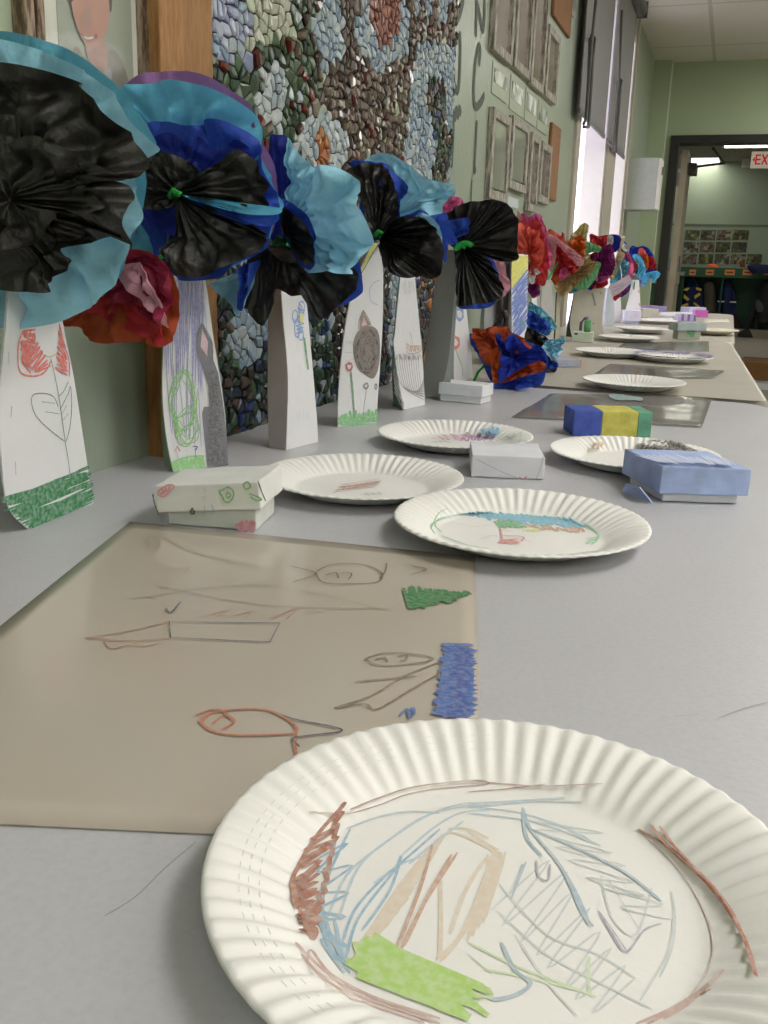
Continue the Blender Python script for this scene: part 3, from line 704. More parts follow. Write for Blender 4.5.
class PlateSurf:
    def __init__(s, c, sc_, off=.0004): s.c = Vector(c); s.s = sc_; s.n = Vector((0, 0, 1)); s.off = off
    def z(s, r):
        r /= s.s
        for (a, za), (b, zb_) in zip(PPROF, PPROF[1:]):
            if r <= b: return (za+(zb_-za)*(r-a)/(b-a))*s.s + (.0010 if r > .079 else 0)
        return .018
    def hit(s, u, v, k=1):
        z = .0012
        for _ in range(14):
            p = T(u, v, s.c.z+z+s.off*k); z = z*.4+.6*s.z(math.hypot(p.x-s.c.x, p.y-s.c.y))
        return p
def plate(x, y, label, z=TZ, rot=0, m=None, s=1):
    me = PM
    if m: me = PM.copy(); me.materials[0] = m
    o = bpy.data.objects.new('paper_plate', me); C.objects.link(o); o.location = (x, y, z+.001); o.rotation_euler = (0, 0, rot); o.scale = (s, s, s)
    sd = o.modifiers.new('s', 'SOLIDIFY'); sd.thickness = .0006; sd.offset = -1
    tag(o, label, 'plate'); ORG[o.name] = Vector((x, y, z+.001)); 
    return o
def pdraw(o, strokes, w, col, alpha=.8, k=1, name='crayon_drawing', smooth=True, z=.0014):
    P = PlateSurf(ORG[o.name], o.scale[0], .0003)
    r = ribbon(name, P, strokes, w, crayon(col, alpha), None, k, smooth)
    bpy.context.view_layer.update(); r.parent = o; r.matrix_parent_inverse = o.matrix_world.inverted()
    return r
def pcz(pts, o): return pts
big = plate(-.0558, .3102, 'large fluted paper plate nearest the camera with a crayon house scribble')
# drawing on big plate (pixel tracings projected on the plate floor)
def sc(z1, lst): return [[(z1[0]+x/2.56, z1[1]+y/2.56) for x, y in s] for s in lst]
Lq = lambda l: sc((190, 700), l)
Rq = lambda l: sc((468, 700), l)
pdraw(big, Lq([[(305, 285), (400, 290), (480, 270), (560, 240), (650, 225), (760, 215), (740, 205), (650, 212), (560, 225), (470, 255), (410, 280)]]) + Rq([[(0, 205), (100, 215), (200, 220), (345, 213)], [(0, 235), (90, 228), (200, 215)]]), .0009, '#b08a78', .75)
br = Lq([zig((400, 260), (300, 600), (370, 290), (330, 590), 24, 6, 3), zig((310, 360), (265, 470), (385, 320), (325, 430), 10, 5, 4), zig((262, 460), (290, 590), (325, 410), (325, 600), 26, 6, 5), [(262, 460), (275, 520), (310, 610), (325, 590)], [(400, 262), (330, 340), (275, 430), (262, 470), (270, 530)]])
pdraw(big, br, .0019, '#a5623f', .8, 1.6)
pdraw(big, Lq([[(530, 635), (590, 480), (620, 370)], [(540, 640), (600, 520), (685, 390)], [(548, 630), (610, 500), (670, 395)]]), .0014, '#b98560', .7, 1.8)
pdraw(big, Lq([[(270, 620), (330, 680), (420, 750), (560, 800), (640, 829)], [(285, 650), (340, 710), (440, 770), (600, 825)], [(300, 670), (310, 640), (360, 700), (470, 760), (640, 815)]]) + Rq([[(430, 829), (520, 790), (600, 740), (655, 690)], [(460, 829), (540, 785), (620, 740)], [(520, 790), (580, 755), (640, 705), (560, 780), (500, 815)]]), .0011, '#b58473', .65)
pdraw(big, Rq([[(435, 330), (520, 380), (600, 450), (660, 530), (715, 620)], [(465, 315), (520, 385), (610, 470), (680, 560), (710, 620)], [(490, 322), (550, 400), (630, 480), (690, 570), (740, 708)], [(500, 345), (600, 450), (670, 540), (720, 640), (735, 705)]]), .0013, '#a9694d', .85, 1.6, z=.009)
pdraw(big, Rq([[(435, 330), (520, 410), (590, 510), (625, 600), (620, 680), (560, 770)]]), .0008, '#a89080', .55)
pdraw(big, Lq([zig((460, 600), (430, 640), (660, 335), (520, 560), 18, 8, 6), [(430, 640), (520, 500), (590, 410), (665, 340), (768, 380)], [(660, 330), (710, 330), (765, 355)], [(640, 660), (642, 560), (640, 450)], [(640, 670), (700, 590), (768, 420)], [(665, 600), (700, 500), (740, 430), (765, 400)], [(630, 665), (680, 620), (740, 540)]]) + Rq([zig((0, 620), (40, 560), (60, 400), (95, 390), 10, 5, 7), [(0, 335), (40, 365), (80, 385)], [(0, 350), (50, 375), (75, 400)], [(50, 395), (50, 520), (0, 600)]]), .0017, '#d3bd9c', .6, .8)
pdraw(big, Lq([zig((330, 400), (340, 640), (410, 330), (400, 690), 12, 8, 8), [(410, 330), (350, 460), (330, 560), (400, 660)], [(375, 350), (345, 480), (340, 590), (390, 670), (370, 560)], [(390, 620), (420, 540), (480, 470), (560, 400), (640, 330)], [(400, 660), (430, 560), (520, 440), (540, 400), (510, 490), (440, 590)], [(330, 500), (360, 600), (410, 700)]]), .0012, '#7fa9c4', .75, 1.2)
pdraw(big, Lq([[(380, 560), (430, 430), (520, 350), (620, 290), (768, 262)], [(350, 560), (400, 450), (480, 380), (600, 300), (700, 265), (768, 268)], [(540, 400), (620, 330), (690, 290), (768, 280)], [(400, 330), (480, 300), (560, 285), (640, 290)], [(560, 420), (620, 370), (700, 310)], [(470, 470), (540, 420), (600, 400)]]) + Rq([[(0, 265), (120, 258), (250, 250)], [(0, 275), (150, 262), (290, 260)], [(0, 290), (100, 300), (200, 320), (340, 372)], [(30, 275), (140, 290), (260, 330), (320, 365)]]), .0012, '#a9c0cc', .65)
pdraw(big, Rq([[(140, 275), (160, 330), (240, 430), (290, 540), (320, 580)], [(140, 275), (150, 350), (190, 400)], [(240, 430), (280, 500), (310, 575), (250, 450)], [(148, 415), (110, 510)], [(140, 420), (112, 505)], [(160, 330), (260, 370), (400, 440), (495, 515)], [(85, 620), (120, 690), (160, 725), (120, 755), (60, 768)]]), .0015, '#8fabba', .7, 1.4)
pdraw(big, Rq([zig((60, 540), (340, 829), (200, 380), (430, 720), 16, 10, 9), zig((130, 300), (420, 540), (330, 330), (520, 570), 14, 10, 12), [(340, 450), (370, 560), (430, 600), (470, 480)], [(520, 490), (530, 560), (520, 640), (490, 710)], [(80, 470), (200, 600), (330, 650), (430, 712)], [(75, 540), (200, 650), (330, 720), (470, 790)], [(525, 560), (515, 640), (440, 770)], [(360, 460), (440, 590)], [(120, 600), (200, 720), (280, 810)]]), .0009, '#bcc4c4', .6, .9)
pdraw(big, Rq([[(335, 540), (370, 600), (405, 645), (450, 590), (495, 572)], [(340, 545), (405, 640)], [(175, 410), (180, 450), (205, 460), (210, 420)]]), .0009, '#9a96a8', .7, 1.5)
pdraw(big, Lq([zig((420, 620), (480, 600), (410, 700), (768, 800), 6, 8, 10), zig((450, 605), (405, 690), (768, 740), (700, 825), 12, 14, 11), zig((430, 625), (420, 680), (640, 690), (600, 770), 11, 12, 15), zig((470, 610), (430, 700), (740, 750), (690, 800), 10, 14, 16)]), .0034, '#a8cc66', .85, 2)
pdraw(big, Rq([[(0, 620), (120, 680), (200, 710), (330, 760)], [(310, 655), (308, 700), (312, 750), (325, 760)], [(40, 690), (150, 710), (310, 750)], [(0, 730), (75, 768), (0, 745)], [(0, 650), (60, 700)]]), .0010, '#bfd59a', .7, 1.1)
for k in range(3):   # faint pencil rings on the fluted rim
    L_ = []
    for i in range(9, 44):
        t = math.radians(70+i*4.1); r = (.0935, .0975, .101)[k]
        zz = .0168; 
        L_.append([px(Vector((-.0558+r*math.cos(t+e), .3102+r*math.sin(t+e), TZ+.0137+(r-.0935)*.42))) for e in (0, .035)])
    pdraw(big, L_, .0007, '#a9b6b8', .5, 1, 'pencil_ring', False)

p2 = plate(-.1541, .8092, 'paper plate with blue, green and red crayon marks beside the laminated placemat', rot=.3)
Mq = lambda l: [[(380+x/2.743, 470+y/2.743) for x, y in s] for s in l]
pdraw(p2, Mq([zig((215, 115), (300, 115), (300, 130), (400, 140), 8, 3, 1), zig((240, 112), (520, 132), (250, 130), (560, 160), 44, 4, 2), zig((340, 120), (480, 130), (380, 140), (570, 158), 20, 3, 22)]), .0030, '#6fb4cc', .85)
pdraw(p2, Mq([zig((315, 140), (360, 140), (330, 158), (400, 158), 14, 3, 3)]), .0032, '#6fae78', .85, 2)
pdraw(p2, Mq([zig((400, 150), (560, 160), (420, 160), (560, 172), 16, 3, 4)]), .0028, '#c89a7c', .8, 2)
pdraw(p2, Mq([zig((390, 165), (450, 172), (400, 160), (440, 165), 10, 3, 5)]), .003, '#dfe08c', .8, 2)
pdraw(p2, Mq([[(330, 160), (335, 190), (325, 200), (380, 200)], [(330, 180), (390, 182), (385, 195), (340, 190)], [(330, 165), (360, 168)], zig((330, 190), (330, 202), (380, 188), (385, 202), 8, 2, 6)]), .0016, '#dd8f8c', .85, 2)
pdraw(p2, Mq([[(170, 170), (150, 150), (170, 130), (240, 118)], [(140, 160), (160, 120), (185, 105)], [(150, 175), (140, 150), (180, 130)], [(560, 145), (590, 165), (600, 185), (580, 205)], zig((570, 185), (565, 205), (600, 180), (595, 195), 10, 3, 8), [(170, 180), (240, 205), (300, 215)], [(560, 150), (598, 175), (590, 195)]]), .0014, '#93c79f', .8, 2)
pdraw(p2, Mq([[(270, 190), (300, 180), (340, 185), (400, 190)], [(420, 200), (380, 185), (310, 180), (280, 192)], [(190, 140), (250, 155), (300, 150)]]), .0006, '#b9a9a4', .6, 2)
# third plate
def cen(a, b, c=None):
    pass
def plate_at(uL, uR, vmid, label, z=TZ, **kw):
    # find centre so that its outer rim spans uL..uR
    R = .1147; best = None
    p = T((uL+uR)/2, vmid, z+.018)
    for it in range(30):
        us = [px(Vector((p.x+R*math.cos(t), p.y+R*math.sin(t), z+.018)))[0] for t in [2*PI*k/48 for k in range(48)]]
        a, b = min(us), max(us)
        sc_ = (b-a)/(uR-uL)
        d_ = (p-O); p = Vector((p.x*sc_, p.y*sc_, z+.018)); 
        us = [px(Vector((p.x+R*math.cos(t), p.y+R*math.sin(t), z+.018)))[0] for t in [2*PI*k/48 for k in range(48)]]
        e = ((uL+uR)-(min(us)+max(us)))/2
        p.x += e*p.length/F_
    return p
def plate_px(uc, v, label, **kw):
    """plate whose rim centre shows at pixel (uc,v)"""
    z = kw.pop('z', TZ); p = T(uc, v, z+.016)
    return plate(p.x, p.y, label, z, **kw)
p3 = plate_px(362.5, 475.5, 'paper plate with a faint red scribble beside the green floral box', rot=1, s=.95)
Nq = lambda l: [[(250+x/3.339, 430+y/3.339) for x, y in s] for s in l]
pdraw(p3, Nq([zig((275, 210), (420, 165), (300, 195), (440, 170), 6, 2, 2), zig((280, 208), (300, 185), (420, 190), (440, 165), 20, 4, 3)]), .0011, '#c08a7e', .75)
pdraw(p3, Nq([zig((370, 212), (430, 207), (385, 218), (450, 216), 12, 2, 3)]), .0010, '#aaaaaa', .7)
p4 = plate_px(455, 433.5, 'paper plate with pink and blue crayon behind the white paper box', rot=2, s=.92)
pdraw(p4, [zig((432, 437), (470, 432), (440, 440), (480, 438), 14, 1, 1)], .003, '#cf9ab8', .8)
pdraw(p4, [zig((455, 438), (500, 434), (458, 441), (490, 440), 12, 1, 1)], .003, '#c080b8', .8, 1.5)
pdraw(p4, [zig((472, 430), (500, 426), (480, 436), (498, 434), 14, 1, 2)], .0035, '#6fb4d8', .85, 2)
pdraw(p4, [zig((500, 436), (525, 431), (505, 440), (520, 436), 8, 1, 2), zig((430, 441), (445, 440), (435, 443), (450, 442), 8, 1, 2)], .002, '#a8cca0', .8, 1)
p5 = plate_px(634, 452, 'paper plate with black scribbles tucked behind the blue paper box', rot=.5, s=.92)
pdraw(p5, [zig((640, 442), (684, 444), (634, 449), (690, 452), 26, 1.2, 1), [(640, 441), (665, 440), (686, 444)], zig((652, 440), (680, 442), (640, 451), (700, 452), 16, 1.5, 8)], .0028, '#55504e', .85)
pdraw(p5, [zig((588, 446), (602, 441), (592, 450), (604, 446), 8, 1, 1)], .003, '#dcc08c', .7)
p6 = plate_px(634, 380.5, 'plain paper plate nearest on the middle table', z=TZ+.004, s=.9)
p7 = plate_px(673, 355.5, 'paper plate with a purple rim on the middle table', z=TZ+.004, rot=.2, s=.9)
vs, fs = [], []; n = 160
c7 = ORG[p7.name]
for k in range(n):
    t = 2*PI*k/n; wv = random.uniform(.004, .009)
    for r in (.104-wv, .1125):
        rr_ = r*.9; vs.append(c7+Vector((rr_*math.cos(t), rr_*math.sin(t), (.0150+(r-.097)*.25)*.9+.0022)))
for k in range(n):
    if random.random() < .92: a, b = 2*k, 2*((k+1) % n); fs.append((a, a+1, b+1, b))
o = mesh('crayon_rim', vs, fs, crayon('#7a6cae', .8), None); bpy.context.view_layer.update(); o.parent = p7; o.matrix_parent_inverse = p7.matrix_world.inverted(); o['label'] = 'purple crayon rim'
p8 = plate_px(612, 350.5, 'plain paper plate left of the purple-rimmed plate', z=TZ+.004, s=.88)
p9 = plate_px(629, 336.5, 'plain paper plate beside the little white box with a green top', z=TZ+.004, s=.88)
p10 = plate_px(643, 328, 'farther plain paper plate on the middle table, left of the grey lidded box', z=TZ+.004, s=.88)
M_cream = mat('cream_plate', '#e3dcc8', .6)
p11 = plate_px(712, 329.5, 'cream paper plate right of the grey lidded box', z=TZ+.004, m=M_cream, s=.88)
p12 = plate_px(655, 320, 'flat white plate far down the tables behind the lavender box', z=TZ, s=.88)

# ------------------------------------------------------------------ laminated placemats
def lam_mat(name, col, rough=.12, alpha=1):
    mt, N, L, b = nt(name); tc = N.new('ShaderNodeTexCoord'); nz = N.new('ShaderNodeTexNoise'); nz.inputs['Scale'].default_value = 4
    L.new(tc.outputs['Object'], nz.inputs['Vector']); c = lin(col)
    cr = N.new('ShaderNodeValToRGB'); cr.color_ramp.elements[0].color = tuple(x*.95 for x in c[:3])+(1,); cr.color_ramp.elements[1].color = c
    L.new(nz.outputs['Fac'], cr.inputs[0]); L.new(cr.outputs[0], b.inputs['Base Color']); b.inputs['Roughness'].default_value = rough
    b.inputs['Alpha'].default_value = alpha; b.inputs['Specular IOR Level'].default_value = .5
    bp = N.new('ShaderNodeBump'); bp.inputs['Strength'].default_value = .08; bp.inputs['Distance'].default_value = .01
    L.new(nz.outputs['Fac'], bp.inputs['Height']); L.new(bp.outputs[0], b.inputs['Normal']); return mt
def sheet3(name, corners, m, label, cat_, th=.0007, wav=.0, nx=24, z0=.0004, parent=None):
    """corners TL,TR,BR,BL world points; thin slab, gently waved"""
    vs, fs = [], []; n = nx+1
    for top in (0, 1):
        for j in range(n):
            for i in range(n):
                a, b = i/nx, j/nx; p = (corners[0]*(1-a)+corners[1]*a)*(1-b)+(corners[3]*(1-a)+corners[2]*a)*b
                w_ = wav*(.5+.5*noise.noise(Vector((p.x*9, p.y*9, 3))))
                edge = min(a, 1-a, b, 1-b)
                vs.append(Vector((p.x, p.y, p.z+z0+w_+top*th)))
    for j in range(nx):
        for i in range(nx):
            q = j*n+i; fs.append((q, q+1, q+n+1, q+n)); q += n*n; fs.append((q, q+n, q+n+1, q+1))
    per = [i for i in range(n)]+[j*n+nx for j in range(1, n)]+[nx*n+i for i in range(nx-1, -1, -1)]+[j*n for j in range(nx-1, 0, -1)]
    for k in range(len(per)): a, b = per[k], per[(k+1) % len(per)]; fs.append((a, a+n*n, b+n*n, b))
    o = mesh(name, vs, fs, m, parent, True)
    if label: tag(o, label, cat_)
    return o
TL, TR = T(130, 523), T(475, 558); R1 = T(480, 716)
B0, B1 = T(0, 826), T(213, 836)
def isect(p, d, q, e):
    den = d.x*e.y-d.y*e.x; t = ((q.x-p.x)*e.y-(q.y-p.y)*e.x)/den; return p+d*t
BR = isect(TR, R1-TR, B0, B1-B0); BL = isect(TL, T(0, 628)-TL, B0, B1-B0)
pm = sheet3('laminated_placemat', [TL, TR, BR, BL], lam_mat('laminated_beige_paper', '#bdb3a6', .14), 'laminated beige paper placemat with faint fish drawings on the front table', 'placemat', .0007, .0006)
PP = Plane((0, 0, TZ+.0022), (0, 0, 1), .0002); CBG[0] = '#bdb3a6'
Sq = lambda l: [[(x/1.536, 520+y/1.536) for x, y in s] for s in l]
def dr(name, st, w, col, al=.8, k=1): 
    r = ribbon(name, PP, st, w*(1.7 if w < .002 else 1), crayon(col, 1 if w < .002 else al), pm, k, len(st[0]) != 4); return r
dr('crayon_drawing', Sq([[(305, 310), (330, 295), (400, 290), (440, 305), (455, 325), (400, 330), (340, 328), (310, 312), (320, 300)], [(325, 315), (345, 300), (360, 310), (340, 322)], [(300, 300), (330, 290), (350, 298)], [(455, 325), (453, 345), (455, 360)]]), .0010, '#b8765c', .75)
dr('pencil_drawing', Sq([[(415, 292), (450, 305), (515, 318), (522, 325), (480, 330), (450, 335), (460, 348)], [(260, 155), (262, 180)], [(225, 118), (240, 122)], [(255, 135), (262, 142), (278, 125)]]), .0008, '#5f5a68', .75)
dr('pencil_drawing', Sq([[(415, 187), (422, 172), (430, 158), (346, 157)], [(346, 157), (262, 156)], [(262, 180), (340, 184), (415, 187)]][:0]+[[(262, 156), (350, 157), (430, 158), (422, 173)], [(422, 173), (415, 187), (340, 184), (262, 180)]]), .0008, '#6a6670', .75)
dr('pencil_drawing', Sq([[(560, 213), (590, 204), (640, 206), (665, 214), (620, 222), (580, 222), (560, 213)], [(675, 218), (620, 240), (570, 270), (515, 288), (560, 282), (580, 290), (640, 255), (678, 232), (675, 218)], [(545, 248), (600, 243), (640, 240)], [(575, 215), (590, 210), (595, 218)], [(612, 208), (625, 207), (622, 216), (614, 215)]]), .0008, '#8a7a66', .75)
dr('pencil_drawing', Sq([[(485, 80), (510, 68), (555, 68), (585, 80), (580, 95), (530, 98), (495, 95), (485, 80)], [(445, 70), (485, 82), (450, 95)], [(583, 90), (592, 78), (594, 66)], [(500, 85), (515, 80), (520, 90)], [(525, 80), (540, 82), (535, 92)], [(630, 70), (655, 75), (630, 84)]]), .0007, '#7c5f50', .8)
dr('crayon_drawing', Sq([[(130, 180), (190, 172), (260, 155)], [(130, 180), (200, 185), (262, 181)], [(160, 185), (172, 198), (200, 190), (220, 194), (245, 188)], [(310, 148), (350, 138), (330, 150)], [(350, 150), (385, 140), (375, 152)], [(420, 150), (455, 136), (440, 152)], [(470, 146), (495, 140)], [(600, 110), (615, 108)]]), .0007, '#b08a76', .7)
dr('pencil_drawing', Sq([[(225, 30), (240, 22), (245, 40), (230, 42), (225, 30)], [(250, 25), (300, 50), (410, 75)], [(250, 80), (290, 72), (270, 90)], [(200, 120), (400, 100), (600, 140)], [(240, 100), (400, 130), (600, 136)]]), .0006, '#9a8d78', .5)
dr('crayon_patch', Sq([zig((622, 102), (720, 110), (625, 138), (722, 115), 30, 3, 1), zig((622, 110), (680, 108), (630, 138), (700, 124), 24, 3, 2)]), .0026, '#2f7a45', .9, 2)
dr('crayon_patch', Sq([zig((680, 190), (668, 300), (726, 188), (728, 300), 46, 4, 3), zig((690, 200), (728, 230), (675, 300), (720, 302), 26, 4, 4)]), .0042, '#3f68b0', .85, 2)
dr('crayon_patch', Sq([zig((700, 190), (690, 300), (722, 200), (716, 300), 20, 4, 5)]), .0040, '#2c51a0', .85, 3)
dr('crayon_drawing', Sq([[(615, 300), (625, 290), (630, 305)], [(628, 295), (635, 288), (636, 300)]]), .0010, '#5f78b0', .8, 2)

CBG[0] = '#b0aca8'
M_film = lam_mat('clear_laminate', '#a19d98', .10, .55)
s2 = sheet3('laminated_placemat', [T(550, 395.5), T(713, 397), T(702, 428), T(512, 418)], M_film, 'clear laminated sheet with teal marks behind the blue and yellow box', 'placemat', .0006, .004)
PS = Plane((0, 0, TZ+.0045), (0, 0, 1), .0002)
ribbon('crayon_patch', PS, [zig((612, 394), (640, 397), (613, 399), (640, 401), 22, 1, 1)], .012, crayon('#6fa9a8', .5), s2)
s3 = sheet3('laminated_placemat', [T(610, 364.5, TZ+.004), T(724, 371.5, TZ+.004), T(713, 379, TZ+.004), T(590, 378, TZ+.004)], M_film, 'shiny laminated sheet under the nearest plate on the middle table', 'placemat', .0006, .003)
s4 = sheet3('laminated_placemat', [T(625, 343, TZ+.004), T(709, 342, TZ+.004), T(709, 352, TZ+.004), T(612, 352, TZ+.004)], M_film, 'laminated sheet under the purple-rimmed plate', 'placemat', .0006, .003)
def flat(u0, v0, u1, v1, label, m=M_paper, th=.003, z=TZ):
    a, b, c, d_ = T(u0, v0, z), T(u1, v0, z), T(u1+1.5, v1, z), T(u0-1.5, v1, z)
    sheet3('paper_sheet', [a, b, c, d_], m, label, 'paper', th, .002, 6)
flat(660, 312.5, 694, 316.5, 'white paper sheet on the farthest table left of the pink box')
flat(648, 318.5, 672, 322, 'white paper sheet on the farthest table before the lavender box')
flat(704, 320, 728, 323, 'cream paper sheet on the farthest table behind the cream plate', M_paperw, z=TZ)
# scratch marks on front table
tt = [o for o in bpy.data.objects if o.name == 'folding_table'][0]
for st in ([(104, 916), (135, 897), (165, 868), (196, 842)], [(718, 718), (745, 708), (768, 702)], [(676, 716), (700, 714)]): ribbon('scratch', Plane((0, 0, TZ+.0003), (0, 0, 1), .0002), [st], .0007, crayon('#8f8d8e', .6), tt)

CBG[0] = '#e0e0e4'
# ------------------------------------------------------------------ folded paper boxes
def pbox(p, dirx, w, d, h, m, label, lid=None, lm=None, tiltx=0, z=TZ, lidh=None, name='paper_box', dv=None):
    """p: near-left bottom corner, dirx: angle of the front edge"""
    t = thing(name, p, label, 'box'); ex_ = Vector((math.cos(dirx), math.sin(dirx), 0)); ey = dv or Vector((-math.sin(dirx), math.cos(dirx), 0)); ez = Vector((0, 0, 1))
    def blk(nm, x0, y0, z0, x1, y1, z1, mm, tl=0, sub=None):
        vs, fs = [], []; bmn = []
        R = Matrix.Rotation(tl, 3, ey)
        c = p+ex_*w/2+ey*d/2
        for z_ in (z0, z1):
            for x, y in ((x0, y0), (x1, y0), (x1, y1), (x0, y1)):
                q = p+ex_*x+ey*y+ez*z_; rel = q-c-ez*z0; vs.append(c+ez*z0+R @ rel)
        for f in ((0, 3, 2, 1), (4, 5, 6, 7), (0, 1, 5, 4), (1, 2, 6, 5), (2, 3, 7, 6), (3, 0, 4, 7)): fs.append(f)
        o = mesh(nm, vs, fs, mm, t); md = o.modifiers.new('b', 'BEVEL'); md.width = .0012; md.segments = 2
        sb = o.modifiers.new('sub', 'SUBSURF'); sb.subdivision_type = 'SIMPLE'; sb.levels = sb.render_levels = 3
        tx = bpy.data.textures.get('crumple') or bpy.data.textures.new('crumple', 'CLOUDS'); tx.noise_scale = .02
        dm = o.modifiers.new('d', 'DISPLACE'); dm.texture = tx; dm.strength = .0022; dm.mid_level = .5; dm.texture_coords = 'GLOBAL'
        return o
    blk('box_base', 0, 0, .0008, w, d, h if not lid else h*.9, m)
    if lid:
        lh = lidh or h*.55; e = lid
        blk('box_lid', -e, -e, h-lh, w+e, d+e, h+.001, lm or m, tiltx)
    return t, ex_, ey
M_bx1 = mat('white_green_print', '#cccfc8', .7, .05, 40)
M_bxw = mat('white_box_paper', '#dcdce2', .7, .03, 30)
M_bxb = mat('pale_blue_crayon_paper', '#a3b3dc', .75, .14, 40)
M_bxg = mat('pale_green_paper', '#c3d0bd', .75, .05, 30)
def facepl(p, n, off=.0004): return Plane(p, n, off)
# 1 floral
a, b = T(168, 525), T(256, 531.5); an = math.atan2(b.y-a.y, b.x-a.x); c = T(280, 507)
w_ = (b-a).length; 
t, ex_, ey = pbox(a, an, w_, .062, .042, M_bx1, 'lidded paper box with green flower doodles beside the foreground placemat', .007, mat('floral_lid_paper', '#dfdfda', .7, .04), -.10, lidh=.024)
PF = Plane(a-ey*.0105, ey, .0012)
Bq = lambda l: [[(120+x/2.133, 400+y/2.133) for x, y in s] for s in l]
lidp = [o for o in t.children if o.name.startswith('box_lid')][0]
def rl(nm, st, w, col, pl=PF, par=lidp, k=1, al=.85): return ribbon(nm, pl, st, w, crayon(col, al), par, k)
fl = Bq([[(218, 205), (212, 195), (222, 190), (230, 186), (240, 192), (242, 203), (236, 215), (225, 218), (218, 205)], [(226, 203), (230, 197), (236, 203), (230, 209), (226, 203)], [(262, 180), (272, 175), (278, 185), (268, 190), (262, 180)], [(275, 200), (290, 205), (302, 212), (290, 214), (278, 206)]])
rl('crayon_drawing', fl, .0016, '#7fb46a')
rl('crayon_drawing', Bq([[(80, 195), (100, 182), (115, 184), (95, 205), (82, 202), (80, 195)], zig((82, 190), (110, 182), (85, 204), (105, 195), 8, 1, 1)]), .0014, '#e08a92')
rl('crayon_drawing', Bq([[(180, 225), (180, 245)], [(195, 222), (200, 242), (190, 240)], [(176, 185), (184, 195)], [(182, 205), (178, 213)]]), .0009, '#8fa8c8')
rl('star_drawing', Bq([[(148, 236), (160, 238), (150, 244), (154, 230), (158, 244), (148, 236)]]), .0012, '#3a3a3a')
rl('crease_line', Bq([[(294, 172), (302, 195), (311, 216)]]), .0012, '#3c3a38')
rl('crease_line', Bq([[(70, 200), (74, 222), (84, 248)]]), .0014, '#3c3a38')
PFb = Plane(a-ey*.0032, ey, .0012)
rl('crayon_drawing', Bq([zig((250, 262), (290, 258), (252, 280), (285, 282), 14, 2, 1)]), .003, '#c97a86', PFb, [o for o in t.children if o.name.startswith('box_base')][0])
PT1 = Plane((0, 0, TZ+.0445), (0, 0, 1), .0005)
# 2 white
a, b = T(471, 477.5), T(543.6, 480.5); an = math.atan2(b.y-a.y, b.x-a.x)
t, ex_, ey = pbox(a, an, (b-a).length, .085, .027, M_bxw, 'white folded paper box in front of the pink and blue plate')
bs = t.children[0]; PF = Plane(a-ey*.0022, ey, .0006)
ribbon('pencil_drawing', PF, [[(476, 459), (500, 471), (520, 479)], [(474, 477), (500, 479), (543, 479)], [(543, 457), (540, 470), (536, 479)]], .0007, crayon('#9a98a8', .8), bs)
ribbon('red_mark', PF, [[(519, 477), (523, 479.5), (527, 476)]], .0012, crayon('#c87a86', .9), bs)
PTp = Plane((0, 0, TZ+.0295), (0, 0, 1), .0006)
ribbon('pencil_drawing', PTp, [loops((487+i*7, 441), 3, 1.3, 14, 1.6, .2, i) for i in range(7)], .0008, crayon('#b0a8a8', .8), bs)
# 3 blue
a, b = T(662, 502), T(737, 504.5); an = math.atan2(b.y-a.y, b.x-a.x); dv = (T(628, 483)-a)
t, ex_, ey = pbox(a, an, (b-a).length, dv.length*.95, .039, M_bxw, 'pale blue crayoned paper box with a wide lid and loose flap', .007, M_bxb, 0, lidh=.028, dv=dv.normalized())
ey = Vector((-math.sin(an), math.cos(an), 0))
fp = [T(626, 484, TZ+.012), T(640, 488, TZ+.016), T(652, 503, TZ+.002), T(622, 492, TZ+.002)]
mesh('flap', fp+[q+Vector((0, .002, .001)) for q in fp], [(0, 1, 2, 3), (7, 6, 5, 4), (0, 4, 5, 1), (1, 5, 6, 2), (2, 6, 7, 3), (3, 7, 4, 0)], M_bxb, t)
lidp = [o for o in t.children if o.name.startswith('box_lid')][0]
PF = Plane(a-ey*.0115, ey, .0006)
PTp = Plane((0, 0, TZ+.0435), (0, 0, 1), .0006)
rl('crayon_hatching', [zig((634, 454), (722, 457), (660, 463), (736, 464), 30, 1.2, 2)], .0025, '#93a4d6', PTp, lidp, 1, .4)
# 4 blue yellow green
a, b = T(572.5, 436.5), T(650.5, 438); an = math.atan2(b.y-a.y, b.x-a.x); wd = (b-a).length
t = thing('paper_box', a, 'paper box in blue, yellow and green bands standing behind the plates', 'box'); ex_ = Vector((math.cos(an), math.sin(an), 0)); ey = Vector((-math.sin(an), math.cos(an), 0))
for nm, f0, f1, cc in (('blue_band', 0, .36, '#4459b0'), ('yellow_band', .36, .82, '#c8c05c'), ('green_band', .82, 1, '#5f9a80')):
    vs, fs = [], []
    R = Matrix.Rotation(an, 3, 'Z'); addbox(vs, fs, a+ex_*wd*(f0+f1)/2+ey*.03+Vector((0, 0, .0195)), (wd*(f1-f0), .06, .037), R)
    o = mesh(nm, vs, fs, mat(nm+'_crayon', cc, .7, .22, 60), t); md = o.modifiers.new('b', 'BEVEL'); md.width = .001
# 5 white by vases
a, b = T(440, 401), T(480.6, 405); an = math.atan2(b.y-a.y, b.x-a.x)
t, _, _2 = pbox(a, an, (b-a).length, .05, .033, M_bxw, 'small white paper box in front of the grey-sided vase', .003, M_bxw, 0, lidh=.02)
